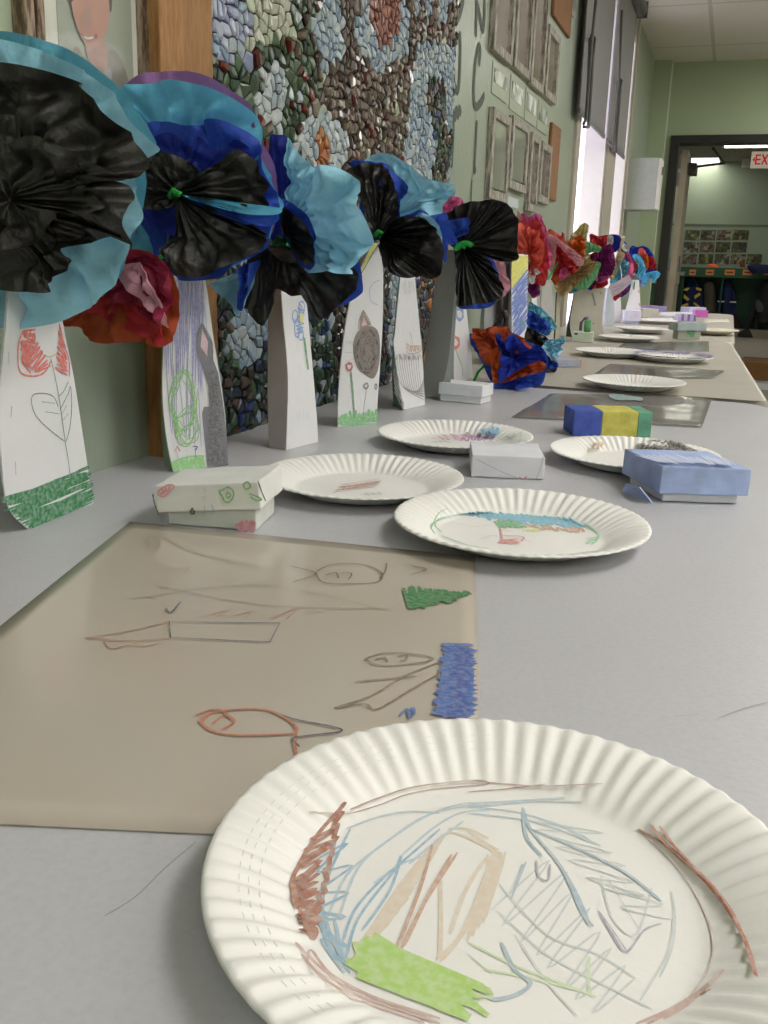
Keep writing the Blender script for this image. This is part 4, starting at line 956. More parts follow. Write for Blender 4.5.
# 6
a, b = T(556, 367.5, TZ+.004), T(580, 367.5, TZ+.004); an = math.atan2(b.y-a.y, b.x-a.x)
t, ex_, ey = pbox(a, an, (b-a).length, .16, .018, mat('blue_grey_paper', '#a9adc0', .7), 'flat blue-grey paper box with an orange corner beside the fallen teal flower')
boxes('orange_corner', [(a+ex_*((b-a).length+.0008)+ey*.03+Vector((0, 0, .010)), (.002, .06, .016), Matrix.Rotation(an, 3, 'Z'))], mat('orange_patch', '#c98a4c', .7), t)
# 7
a, b = T(571.7, 342, TZ+.004), T(592.5, 343, TZ+.004); an = math.atan2(b.y-a.y, b.x-a.x)
t, ex_, ey = pbox(a, an, (b-a).length, .07, .032, M_bxg, 'small white-green paper box topped by a green roll at the far vases')
boxes('printed_mark', [(a+ex_*.012-ey*.003+Vector((0, 0, .027)), (.010, .002, .006), Matrix.Rotation(an, 3, 'Z'))], mat('dark_mark', '#4a4258', .7), t)
pc = a+ex_*.045+ey*.04+Vector((0, 0, .033))
vs, fs = [], []; lathe(vs, fs, pc, [(.011, 0), (.011, .034), (.008, .038)], 12); tag(mesh('paper_roll', vs, fs, mat('green_roll_paper', '#5f9a6c', .7), None, True), 'little green paper roll standing on the small box', 'roll')
vs, fs = [], []; tubeg(vs, fs, [pc+Vector((-.022, 0, .002)), pc+Vector((-.022, 0, .028)), pc+Vector((-.012, 0, .042)), pc+Vector((.0, 0, .044))], .005)
tag(mesh('paper_curl', vs, fs, mat('plum_paper', '#6a6488', .7), None, True), 'purple grey paper curl leaning on the green roll', 'paper')
# 8
a, b = T(677.5, 339.5, TZ+.004), T(700, 339.7, TZ+.004); an = math.atan2(b.y-a.y, b.x-a.x)
t, ex_, ey = pbox(a, an, (b-a).length, .035, .058, mat('grey_green_box', '#aab0a4', .7), 'grey lidded paper box with a green triangle on the middle table', .013, mat('blue_grey_lid', '#a4b2b4', .7, .1), 0, lidh=.026)
PF = Plane(a-ey*.003, ey, .001); poly('green_triangle', PF, [(686, 330.5), (695.5, 330.5), (694, 336.5), (691, 337.5)], mat('green_patch', '#6fa27a', .7), t)
# 9
a, b = T(695, 317.3), T(707.5, 317.7); an = math.atan2(b.y-a.y, b.x-a.x)
pbox(a, an, (b-a).length, .06, .038, mat('pink_paper', '#cf6cc0', .7), 'bright pink paper box on the farthest table')
a, b = T(689, 312.5), T(706, 312.5); an = math.atan2(b.y-a.y, b.x-a.x)
pbox(a, an, (b-a).length, .07, .03, mat('lilac_paper', '#c3c3e4', .7), 'lilac white paper box just behind the pink box')
# 10
a, b = T(624.5, 324, TZ), T(639, 324.5, TZ); an = math.atan2(b.y-a.y, b.x-a.x)
t, ex_, ey = pbox(a, an, (b-a).length, .04, .06, mat('blue_white_paper', '#b4bcd8', .7), 'white-lidded paper box with a blue patterned base beyond the far vases', .006, mat('lavender_lid', '#dcd8f0', .7), 0, lidh=.045)
a, b = T(642, 318, TZ), T(658, 318, TZ); an = math.atan2(b.y-a.y, b.x-a.x)
pbox(a, an, (b-a).length, .09, .045, mat('beige_box', '#c9c4b8', .7), 'beige paper box beside the white-lidded box far down the tables')
a, b = T(651, 312.5), T(666, 312.5); an = math.atan2(b.y-a.y, b.x-a.x)
t, ex_, ey = pbox(a, an, (b-a).length, .08, .035, mat('mauve_box', '#8f88b8', .7), 'purple grey paper box with a red end, last before the doorway')
boxes('red_end', [(a+ex_*.02+ey*.03+Vector((0, 0, .0385)), (.05, .06, .002), Matrix.Rotation(an, 3, 'Z'))], mat('salmon_end', '#c98a88', .7), t)
a, b = T(678, 321.5), T(696, 322); an = math.atan2(b.y-a.y, b.x-a.x)
t, ex_, ey = pbox(a, an, (b-a).length, .05, .036, mat('lavender_box', '#c4b8d8', .7), 'lavender paper box with purple stripes behind the grey lidded box')
boxes('purple_stripe', [(a+ex_*(.02+.03*i)-ey*.0025+Vector((0, 0, .02)), (.012, .002, .03), Matrix.Rotation(an+0, 3, 'Z')) for i in range(3)], mat('purple_stripe', '#8a70b0', .7), t)

# ------------------------------------------------------------------ vases: folded paper bags
VP = {}
def vase(key, L_, M_, R_, label, front=M_paper, side=None, n=7, back=.8, curve=.004):
    """columns of pixels from the base upward; the base points stand on the table"""
    zt_ = TZ+(.004 if L_[0][1] < 396 else 0)+.0005
    bL, bM, bR = T(*L_[0], zt_), T(*M_[0], zt_), T(*R_[0], zt_)
    if bM.y > 2.9:
        bL, bR = AT(L_[0][0], M_[0][1], bM.y+.02), AT(R_[0][0], M_[0][1], bM.y+.015); bL.z = bR.z = bM.z
    zz = Vector((0, 0, 1)); nF = (bR-bM).cross(zz).normalized(); nS = (bM-bL).cross(zz).normalized()
    if abs(nS.dot((bM-O).normalized())) < .25: nS = Vector((0, 1, 0))
    PF_ = Plane(bM, nF, .0005); PS_ = Plane(bM, nS, .0005)
    def col(c, pl, b0):
        out = [b0]; cc = cat(c, 4)
        for u, v in cc[1:]: out.append(hitp(u, v, pl.p, pl.n))
        return out
    def same(c, k): 
        c = list(c)
        while len(c) < k: c.insert(1, lerp(c[0], c[1], .5))
        return c
    K = max(len(L_), len(M_), len(R_)); L_, M_, R_ = same(L_, K), same(M_, K), same(R_, K)
    cL, cM, cR = col(L_, PS_, bL), col(M_, PF_, bM), col(R_, PF_, bR)
    if (bM-bL).length < .016: cL = [p+(bL-bM)*.6 for p in cM]
    t = thing('paper_vase', bM, label, 'vase')
    def strip(nm, A, B, m, bulge):
        vs, fs = [], []; R = len(A); nrm = (B[0]-A[0]).cross(zz).normalized()
        if nrm.dot(O-A[0]) < 0: nrm = -nrm
        for i in range(R):
            for j in range(n+1):
                s = j/n; p = A[i].lerp(B[i], s)
                vs.append(p)
        for i in range(R-1):
            for j in range(n): q = i*(n+1)+j; fs.append((q, q+1, q+n+2, q+n+1))
        o = mesh(nm, vs, fs, m, t); sd = o.modifiers.new('s', 'SOLIDIFY'); sd.thickness = .0005; sd.offset = -1 if nrm.dot(o.data.polygons[0].normal) > 0 else 1
        return o
    f_ = strip('front_panel', cM, cR, front, curve)
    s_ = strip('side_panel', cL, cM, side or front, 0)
    # behind: parallel offset of the front and side, never deeper than the wall
    back_ = []; vdir = Vector((bM.x-O.x, bM.y-O.y, 0)).normalized()
    flip = (bR-bM).dot(vdir) < .012
    for i in range(len(cL)):
        p = cL[i]+(cR[i]-cM[i])*back
        if (cM[i]-cL[i]).length < .022 or flip: p = (cL[i]+cR[i])/2+vdir*.045
        p.x = max(p.x, WX+.03); back_.append(p)
    strip('back_panel', cL, back_, side or front, 0); strip('back_panel', back_, cR, side or front, 0)
    VP[key] = (PF_, f_, PS_, s_, t, (cL, cM, cR, back_))
    return t
def vd(key, st, w, col, al=.85, k=1, side=False, nm='crayon_drawing'):
    V = VP[key]; return ribbon(nm, V[2] if side else V[0], st, w, crayon(col, al), V[3] if side else V[1], k)
def vpoly(key, pts, col, k=.6, side=False, nm='crayon_patch', curve=False):
    V = VP[key]; return poly(nm, V[2] if side else V[0], pts, mat('patch_'+col, col, .75, .12, 120), V[3] if side else V[1], k, curve)
S3 = mat('shade_grey_paper', '#a5a09e', .8, .04)  # white paper with the shade of its turned-away faces put into the grey
vase('a', [(6, 508), (-4, 440), (-2, 400), (4, 328), (12, 230)], [(28, 529), (8, 507), (1, 455), (-1, 400), (6, 326), (14, 230)], [(93, 504), (84, 445), (73, 375), (62, 320), (52, 240)], 'leftmost white paper vase with a red tulip and green grass drawn on it')
Vq = lambda l: [[(x/3, 260+y/3) for x, y in s] for s in l]
vd('a', Vq([zig((70, 210), (60, 300), (105, 205), (95, 340), 26, 5, 1), zig((60, 290), (110, 340), (95, 210), (150, 315), 24, 5, 2), zig((180, 190), (165, 330), (190, 240), (205, 345), 24, 4, 3), [(70, 210), (55, 260), (58, 330), (90, 348), (130, 340), (155, 300)], [(178, 195), (190, 250), (207, 300), (208, 350)]]), .0016, '#d8574c', .85)
vd('a', Vq([[(105, 215), (108, 250), (125, 280), (150, 290), (175, 275), (180, 250)]]), .0008, '#c8a090')
vd('a', Vq([[(152, 293), (165, 350), (180, 430), (195, 540), (205, 600), (212, 660)], [(195, 545), (150, 510), (110, 470), (95, 430), (100, 405), (130, 400), (160, 410), (175, 440)], [(125, 425), (165, 430)], [(135, 455), (180, 462)], [(180, 450), (190, 430), (205, 400), (212, 380), (215, 440), (210, 500), (198, 545)], [(175, 410), (190, 395), (205, 365)], [(188, 460), (200, 435)], [(190, 480), (205, 460)]]), .0009, '#5c8068', .9)
vd('a', Vq([zig((12, 722), (20, 745), (262, 622), (272, 655), 9, 8, 1), zig((25, 748), (60, 790), (270, 650), (278, 700), 11, 9, 2), zig((70, 790), (90, 800), (276, 690), (278, 722), 8, 6, 3), zig((15, 722), (85, 800), (180, 660), (200, 745), 12, 9, 31), zig((170, 665), (190, 750), (268, 625), (278, 715), 12, 8, 32), zig((75, 795), (98, 803), (200, 760), (277, 722), 6, 4, 33), [(8, 715), (120, 690), (265, 618)], [(20, 735), (150, 700), (270, 640)]]), .0025, '#1f7a44', .9)
vd('a', Vq([[(26, 275), (27, 312)], [(35, 438), (33, 472)], [(46, 605), (48, 645)]]), .0010, '#77777a', .9, 1.5, nm='staple')
vase('b', [(165, 466), (162, 440), (161, 387), (163, 330), (165, 275), (168, 230)], [(173, 472), (166, 437), (162, 390), (164, 330), (167, 275), (171, 230)], [(228, 465), (224, 405), (214, 342), (209, 305), (205, 275), (200, 230)], 'white paper vase with purple streaks, a green tree and a grey rabbit', M_paper, mat('green_side_paper', '#8fa488', .8))
pur = [zig((500, 62), (612, 62), (492, 330), (606, 400), 34, 7, 1), zig((502, 62), (615, 70), (500, 250), (612, 300), 26, 7, 2), zig((500, 300), (600, 400), (510, 520), (600, 560), 12, 7, 3)]
vd('b', Vq(pur), .0008, '#8a88c4', .75)
vd('b', Vq([[(500+i*9, 62), (497+i*11, 180), (492+i*12, 330)] for i in range(12)]), .0008, '#a29fd0', .75)
vd('b', Vq([loops((548, 430), 32, 85, 60, 6, .3, 3), loops((560, 500), 30, 50, 36, 4, .3, 4)]), .0009, '#86c66a', .85, 1.5)
vd('b', Vq([zig((520, 605), (612, 590), (518, 632), (614, 628), 34, 3, 1), [(515, 608), (560, 592), (614, 588)]]), .0026, '#8fcf7a', .85, 1.5)
vpoly('b', [(q[0]/3, 260+q[1]/3) for q in ((606, 190), (636, 245), (640, 300), (655, 340), (668, 420), (680, 520), (684, 615), (622, 620), (612, 520), (606, 460), (612, 440), (628, 440), (625, 380), (606, 320), (592, 270), (592, 220))], '#85838a', 1.8, nm='rabbit_drawing')
vpoly('b', [(q[0]/3, 260+q[1]/3) for q in ((606, 205), (624, 245), (622, 290), (602, 260))], '#d8bcc4', 2.4, nm='rabbit_ear')
vd('b', Vq([zig((628, 320), (622, 620), (650, 340), (682, 610), 60, 4, 1), [(606, 188), (592, 230), (596, 290), (625, 340)], [(606, 188), (636, 245), (638, 300)]]), .0009, '#55545c', .85, 2.8)
vd('b', Vq([[(585, 565), (588, 600)], [(578, 560), (592, 560), (585, 572)]]), .0014, '#5a48a8', .85, 2)
vd('b', Vq([[(530, 570), (535, 600)], [(525, 575), (532, 560), (540, 575)]]), .0014, '#d8a0a0', .85, 2)
Wq = lambda l: [[(220+x/3, 220+y/3) for x, y in s] for s in l]
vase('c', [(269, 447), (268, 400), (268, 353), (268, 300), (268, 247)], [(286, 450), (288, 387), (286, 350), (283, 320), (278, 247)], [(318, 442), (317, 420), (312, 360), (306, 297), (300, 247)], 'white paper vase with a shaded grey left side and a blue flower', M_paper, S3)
vd('c', Wq([loops((232, 325), 8, 28, 16, 2, .1, 1), loops((245, 265), 8, 22, 16, 2, .1, 2), loops((226, 290), 8, 18, 16, 2, .1, 3), loops((243, 345), 7, 16, 16, 2, .1, 4), zig((238, 250), (225, 350), (252, 270), (248, 340), 16, 3, 4)]), .0014, '#7c9fdc', .85)
vd('c', Wq([zig((240, 280), (240, 310), (250, 282), (250, 305), 8, 1, 1)]), .0022, '#e0e08c', .9, 2)
vd('c', Wq([[(251, 352), (257, 400), (264, 450)], [(254, 352), (260, 400), (266, 448)]]), .0022, '#5f9a72', .9)
vd('c', Wq([[(232, 575), (233, 600)], [(240, 570), (240, 605)], [(250, 572), (252, 600)], [(262, 575), (263, 600)]]), .0006, '#9090a0', .8)
vase('d', [(337.3, 426.4), (337, 395), (341, 343), (351, 290), (370, 243)], [(338, 427), (338.5, 395), (343, 343), (353, 290), (372, 243)], [(376, 423), (378, 393), (382, 333), (383, 287), (383, 243)], 'white paper vase with a brown cat face drawn above green grass')
vpoly('d', [(372, 243), (379, 243), (368, 262), (354, 286), (353, 290)], '#e0dc8c', .6, nm='yellow_sun')
vd('d', [[(379, 243), (368, 262), (354, 286)]], .0012, '#5a5548', .9)
vpoly('d', [(220+x/3, 220+y/3) for x, y in ((452, 318), (474, 335), (480, 380), (476, 440), (462, 474), (440, 468), (412, 440), (400, 400), (402, 360), (418, 330))], '#8f8580', .8, nm='cat_face', curve=True)
vpoly('d', [(220+x/3, 220+y/3) for x, y in ((430, 270), (452, 315), (418, 330), (420, 295))], '#9a908a', .8, nm='cat_ear')
vpoly('d', [(220+x/3, 220+y/3) for x, y in ((431, 290), (442, 315), (425, 318))], '#dcb8bc', 1.2, nm='cat_ear')
vd('d', Wq([[(430, 270), (418, 300), (416, 330)], [(430, 270), (445, 295), (454, 318)], loops((440, 395), 30, 55, 40, 4, .25, 2), loops((445, 400), 18, 40, 26, 3, .3, 5), [(446, 368), (454, 364), (452, 378), (444, 376)], [(462, 360), (470, 360), (468, 372)], [(448, 395), (458, 392), (456, 410), (450, 408)], [(450, 410), (446, 425), (460, 430)]]), .0010, '#4d4542', .9, 1.6)
vd('d', Wq([[(432, 385), (375, 365)], [(430, 395), (374, 398)], [(432, 405), (378, 425)], [(435, 380), (384, 362)], [(460, 400), (482, 405)], [(460, 408), (480, 420)]]), .0006, '#5a5150', .9, 1.8)
vd('d', Wq([zig((355, 595), (354, 618), (470, 578), (470, 612), 8, 3, 1), zig((356, 585), (468, 568), (356, 605), (470, 600), 30, 6, 2)]), .0034, '#7cc07c', .85)
vd('d', Wq([[(390, 450), (395, 500), (400, 560), (405, 612)], [(393, 450), (400, 520), (404, 600)]]), .0013, '#5f9f68', .9, 2)
vd('d', Wq([[(440, 505), (432, 560), (428, 610)]]), .0007, '#607060', .9, 2)
vd('d', Wq([loops((388, 440), 9, 10, 14, 2, .3, 1)]), .0024, '#c46a70', .9, 2); vd('d', Wq([loops((438, 498), 6, 8, 12, 2, .3, 1), loops((468, 500), 3, 8, 10, 2, .2, 2)]), .0018, '#77777c', .9, 2)
vd('d', Wq([[(480, 180), (460, 190), (448, 215), (455, 245), (475, 255)]]), .0010, '#a0a8dc', .8, 1)
# torn flap at the rim
V = VP['d'][5]
fa, fb, fc = hitp(383, 244, VP['d'][0].p, VP['d'][0].n), AT(401, 254, V[2][0].y+.0), hitp(383, 272, VP['d'][0].p, VP['d'][0].n)
mesh('torn_flap', [fa, fb, fc, fa+Vector((0, .0006, 0)), fb+Vector((0, .0006, 0)), fc+Vector((0, .0006, 0))], [(0, 1, 2), (5, 4, 3), (0, 3, 4, 1), (1, 4, 5, 2), (2, 5, 3, 0)], S3, VP['d'][4])
vase('e', [(394, 405), (392, 370), (394, 330), (399, 278), (402, 250)], [(403, 410), (394, 350), (395, 330), (400, 278), (403, 250)], [(425, 405), (422, 350), (420, 330), (415, 278), (413, 250)], 'white paper vase with a brown hatched hill and small orange animal', M_paper, mat('teal_green_side', '#7d9c8c', .8))
vd('e', Wq([*[[(524+i*7, 408), (528+i*7, 440+i*2), (548+i*6, 500+i*3), (612, 540-i*9)] for i in range(11)], *[[(522, 430+i*14), (532, 470+i*10), (552, 566-(i % 3)*6)] for i in range(7)]]), .0011, '#8a807c', .85)
vd('e', Wq([zig((522, 402), (600, 405), (524, 418), (602, 420), 30, 3, 5), [(522, 408), (520, 460), (548, 566), (614, 555)]]), .0008, '#7a706c', .85)
vd('e', Wq([[(560, 370), (565, 400), (600, 395), (600, 378), (572, 378), (560, 370)], [(578, 375), (574, 350), (570, 338)], zig((564, 378), (598, 380), (566, 396), (600, 394), 12, 2, 1)]), .0014, '#cfa088', .85)
vd('e', Wq([zig((545, 185), (580, 182), (550, 225), (585, 220), 12, 3, 1)]), .0006, '#9a9aa0', .7)
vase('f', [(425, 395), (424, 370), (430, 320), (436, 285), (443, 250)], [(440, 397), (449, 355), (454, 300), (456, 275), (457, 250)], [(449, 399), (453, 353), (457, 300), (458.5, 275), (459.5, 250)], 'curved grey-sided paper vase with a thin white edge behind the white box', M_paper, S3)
vd('f', [[(426, 368), (432, 374), (440, 380)], [(425, 371), (434, 377)]], .0030, '#c08078', .5, 1, True)
vd('f', [[(458, 262), (457.5, 275)]], .003, '#d85a50', .9)
vase('g', [(452, 382), (452, 350), (455, 300)], [(454, 384), (454, 350), (457, 300)], [(473, 378), (471, 350), (465, 300)], 'white paper vase with a red poppy and blue flower behind the grey-sided vase')
vd('g', [loops((459.5, 314), 3.5, 6, 16, 3, .3, 1)], .004, '#6f8fd0', .85); vd('g', [loops((455, 342), 4, 6, 16, 3, .3, 1)], .005, '#d0685c', .85)
vd('g', [[(455, 348), (458, 356), (462, 366), (463, 376)]], .003, '#7fae6c', .9)
vd('g', [loops((460, 314), 1, 1.5, 6, 1, .2, 1)], .003, '#e8dc70', .9, 2)
vase('h', [(480, 362), (480, 330), (482, 300)], [(485, 364), (484, 330), (485.5, 300)], [(503, 360), (501, 330), (500, 300)], 'whitish grey paper vase behind the fallen orange and blue flower', mat('pale_grey_bag', '#bfbfc2', .75))
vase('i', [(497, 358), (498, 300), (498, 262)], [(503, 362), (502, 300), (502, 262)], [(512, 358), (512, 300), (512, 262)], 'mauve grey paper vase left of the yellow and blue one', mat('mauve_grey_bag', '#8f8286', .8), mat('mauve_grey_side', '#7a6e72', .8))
vase('j', [(509, 362), (509, 300), (511, 254)], [(512, 364), (511.5, 300), (511.5, 255)], [(527.5, 360), (527, 300), (528, 255)], 'yellow and blue painted paper vase in front of the red flowers')
vpoly('j', [(511.5, 256), (528, 256), (528, 268), (511.5, 290)], '#dcd67c', .6, nm='yellow_patch')
vd('j', [zig((512, 290), (512, 345), (527.5, 268), (527.5, 325), 34, 1.2, 1), zig((512, 300), (516, 330), (522, 278), (527, 300), 16, 1.5, 2)], .0048, '#4a6cc8', .85)
vd('j', [zig((521, 322), (524, 322), (520, 328), (526, 327), 5, .5, 1)], .004, '#4a9a68', .9, 2)
vase('k', [(529, 350), (530, 310), (532, 290)], [(530, 352), (531, 310), (532.5, 290)], [(537, 348), (537, 310), (537, 290)], 'narrow white vase between the yellow-blue vase and the tall white one')
vase('l', [(540, 342), (539.5, 310), (542, 280)], [(541, 344), (541, 310), (543, 280)], [(553.5, 340), (553, 310), (551, 280)], 'tall slim white paper vase under the red and pink flowers', mat('off_white_bag', '#d4d0d2', .75))
vase('m', [(554, 338), (555, 315), (556, 292)], [(555, 339), (556, 315), (557, 292)], [(560, 336), (560, 315), (560, 292)], 'thin beige paper vase with brown edges under the cream flower', mat('beige_bag', '#b9b4a4', .75), mat('brown_bag_edge', '#6a5c4c', .8))
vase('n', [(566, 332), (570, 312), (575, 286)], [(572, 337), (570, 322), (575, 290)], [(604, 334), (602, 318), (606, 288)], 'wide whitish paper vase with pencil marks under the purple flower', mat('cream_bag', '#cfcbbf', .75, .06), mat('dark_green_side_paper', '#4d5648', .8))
vd('n', [[(592, 293), (594, 300), (595, 306)], [(600, 292), (601, 294)], [(593, 323), (594, 324)]], .006, '#55606a', .8)
vase('o', [(603, 324), (604, 305), (606, 288)], [(605, 325), (606, 305), (608, 288)], [(614, 323), (614, 305), (612, 288)], 'bluish white paper vase behind the wide whitish one', mat('blue_white_bag', '#c8d0dc', .75))
vase('p', [(613, 321), (613.5, 305), (614, 295)], [(614, 322), (614.5, 305), (615, 295)], [(621, 321), (621, 305), (620, 295)], 'slim white paper vase with red edges under the paper tag', M_paper)
vase('q', [(624, 316), (628, 300), (632, 280)], [(626, 317), (629, 300), (633, 280)], [(641, 315), (640, 300), (639, 280)], 'far white paper vase under the blue and orange flower', M_paper)
vd('q', [[(638.5, 290), (639, 293)], [(639, 303), (640, 306)]], .01, '#c86a6a', .8)

# ------------------------------------------------------------------ tissue flowers
TC = {'black': tissue('black', '#1f1d1b', .03, .44, .6), 'cyan': tissue('cyan', '#9fd6ec', .25), 'teal': tissue('teal', '#68b0c8', .25), 'sky': tissue('sky', '#74cdf0', .25),
      'blue': tissue('blue', '#3454bc', .22), 'dblue': tissue('deep_blue', '#1d2f90', .2), 'purple': tissue('purple', '#a47ab4', .25), 'red': tissue('red', '#bc343c', .3), 'coral': tissue('coral', '#e2685a', .3),
      'pink': tissue('pink', '#cf5f92', .3), 'lpink': tissue('light_pink', '#dca0ac', .3), 'maroon': tissue('maroon', '#9a2c48', .3), 'orange': tissue('orange', '#d0662c', .25), 'rust': tissue('rust', '#b04e2c', .25),
      'cream': tissue('cream', '#cfbf9c', .3), 'tan': tissue('tan', '#b0926a', .3), 'green': tissue('green', '#84c08c', .3), 'plum': tissue('plum', '#7c2a6c', .3), 'white': tissue('white', '#dcdcdc', .3), 'yellow': tissue('yellow', '#c8c080', .3), 'royal': tissue('royal', '#2438a4', .2)}
M_pipe = mat('green_pipe_cleaner', '#1f9a3c', .9, .2, 200, .5, 400)
def sheet(par, col, ctr, Yc, pts, Y, amp=.006, pleat=14, crump=.006, seed=0, M=20, per=9, ruf=.0, bowl=.0, name='tissue_sheet', fan=False):
    """one gathered sheet of tissue: centre point at depth Yc, outline at depth Y(+d)"""
    c = AT(*ctr, Yc); pl = [(p[0], p[1], (p[2] if len(p) > 2 else 0)) for p in pts]
    ol = cat(pl, per, True); N_ = len(ol); vs, fs = [], []
    rr = random.Random(seed); ph = rr.uniform(0, 6); ph2 = rr.uniform(0, 6)
    out = []
    for i, (u, v, dy) in enumerate(ol):
        p = AT(u, v, Y+dy); out.append(p)
    size = sum((p-c).length for p in out)/N_
    for k in range(1, M+1):
        t = k/M
        for i, p in enumerate(out):
            th = 2*PI*i/N_
            q = c.lerp(p, t); dist = (p-c).length
            pw = (math.sin(pleat*th+ph+3.2*math.sin(2*th+ph2))*.6+math.sin((pleat*1.7)*th+ph2)*.4)
            d_ = amp*pw*(t**.6)*(1.5-1.25*t)*min(1, dist/size*1.3) if not fan else amp*pw*(t**.7)*(1-.35*t)
            s = Vector((q.x, q.z, seed*3.7))/(size*.75); s += noise.noise_vector(s*1.3)*.35
            v1 = noise.voronoi(Vector((s.x, s.y, s.z)))[0]; v2 = noise.voronoi(Vector((s.x*2.1, s.y*2.1, s.z+5)))[0]
            cr = (v1[1]-v1[0])*1.1+(v2[1]-v2[0])*.45-.45
            env = math.sin(PI*min(1, t*.58+.02))
            wob = noise.noise(Vector((math.cos(th)*1.6, math.sin(th)*1.6, seed+t)))
            yy = d_ - crump*cr*env*(2 if col in ('black', 'royal') else 3.4) + bowl*math.sin(PI*t) + ruf*wob*t
            q = q+Vector((0, yy, 0))
            vs.append(q)
    vs.append(c); ci = len(vs)-1
    for i in range(N_): fs.append((ci, i, (i+1) % N_))
    for k in range(M-1):
        for i in range(N_): a, b = k*N_+i, k*N_+(i+1) % N_; fs.append((a, a+N_, b+N_, b))
    return mesh(name, vs, fs, TC[col], par, True)
def stem(par, ctr, Y, base, top=None, r=.0028, twist=True, path=None):
    c = AT(*ctr, Y); b = Vector(base)
    if top is None: top = b+Vector((0, 0, .2))
    pts = cat([tuple(c+Vector((0, -.004, 0))), tuple(c.lerp(top, .5)+Vector((-.004, .03, 0))), tuple(top)]+([tuple(q) for q in path] if path else [tuple(b.lerp(top, .5)), tuple(b)]), 4)
    tube('stem', pts, r, M_pipe, par, 7)
    vs, fs = [], []; tubeg(vs, fs, [c+Vector((-.006, -.004, -.004)), c+Vector((0, -.007, .002)), c+Vector((.007, -.004, -.002))], .003, 7)
    if twist: mesh('twist', vs, fs, M_pipe, par, True)
def vb(key, lev=0):   # a point inside the vase
    cL, cM, cR, cB = VP[key][5]; return (cM[lev]+cR[lev]+cL[lev]+cB[lev])/4+Vector((0, 0, .004 if lev == 0 else -.01))
def flower(ctr, Y, label, name='tissue_flower', key=None, base=None, st=True, tw=True):
    t = thing(name, AT(*ctr, Y), label, 'tissue flower')
    if st: stem(t, ctr, Y, vb(key) if key else base, vb(key, -1) if key else None, twist=tw, path=[vb(key, i) for i in range(len(VP[key][5][0])-3, -1, -2)] if key else None)
    return t

# 1 big black / light blue
Z7 = lambda l: [(x/4.096, 90+y/4.096) + tuple(r) for x, y, *r in l]
Y1 = .62
f = flower((10, 200), Y1-.01, 'large black and light blue tissue flower at the left edge', key='a')
sheet(f, 'teal', (14, 195), Y1+.045, [(0, 31), (40, 39), (82, 57), (115, 88), (140, 118), (150, 150), (141, 160), (138, 212), (120, 262), (97, 294), (60, 308), (0, 300), (-50, 270), (-75, 200), (-75, 110), (-40, 48)], Y1+.075, .008, 13, .008, 1, bowl=.02)
sheet(f, 'cyan', (12, 195), Y1, [(-5, 42), (25, 45), (60, 60), (95, 82), (120, 112), (138, 135), (152.6, 148.6), (141, 158), (133, 180), (138.7, 212), (129, 236), (119.6, 263), (97.7, 295), (73, 312), (36.6, 325.6), (0, 329), (-40, 315), (-75, 270), (-85, 200), (-80, 120), (-45, 60)], Y1+.025, .008, 11, .012, 2, bowl=.015)
sheet(f, 'black', (10, 200), Y1-.015, [(0, 68), (20, 66), (50, 72), (78, 84), (105, 108), (128, 137), (144, 165.7), (133, 178), (122, 181.6), (100, 176), (131, 186), (132, 200), (127, 212), (127.4, 243.8), (117, 238), (107, 236), (80, 242), (56, 248.7), (60, 256), (64, 262), (52, 275), (46, 283), (44, 292.6), (24, 292), (0, 291), (-40, 280), (-70, 230), (-75, 150), (-50, 90)], Y1-.01, .012, 17, .018, 3, M=30)
sheet(f, 'black', (10, 200), Y1-.022, [(0, 150), (30, 135), (70, 150), (105, 168), (112, 178), (70, 176), (95, 200), (85, 215), (50, 214), (30, 240), (0, 250), (-30, 240), (-50, 200), (-30, 160)], Y1-.035, .012, 9, .014, 4, M=20)
# 1b red tissue tucked behind
f = flower((146, 262), .85, 'red and maroon tissue flower tucked behind the two front flowers', key='b', tw=False)
sheet(f, 'rust', (140, 262), .80, [(63, 320), (75, 328), (100, 343), (125, 342), (145, 344), (163, 347), (175, 330), (172, 280), (140, 250), (90, 262)], .79, .006, 10, .008, 5)
sheet(f, 'maroon', (135, 258), .785, [(98, 292), (108, 300), (128, 306), (150, 320), (164, 326), (170, 290), (160, 262), (130, 250), (112, 262)], .775, .006, 10, .008, 6)
sheet(f, 'lpink', (140, 262), .775, [(113, 266), (122, 272), (145, 293), (165, 318), (166, 328), (150, 312), (130, 292), (112, 274)], .77, .003, 6, .004, 7)
sheet(f, 'red', (128, 268), .79, [(95, 296), (113, 308), (140, 316), (165, 336), (160, 345), (110, 322), (84, 306), (100, 270)], .783, .004, 8, .006, 8)

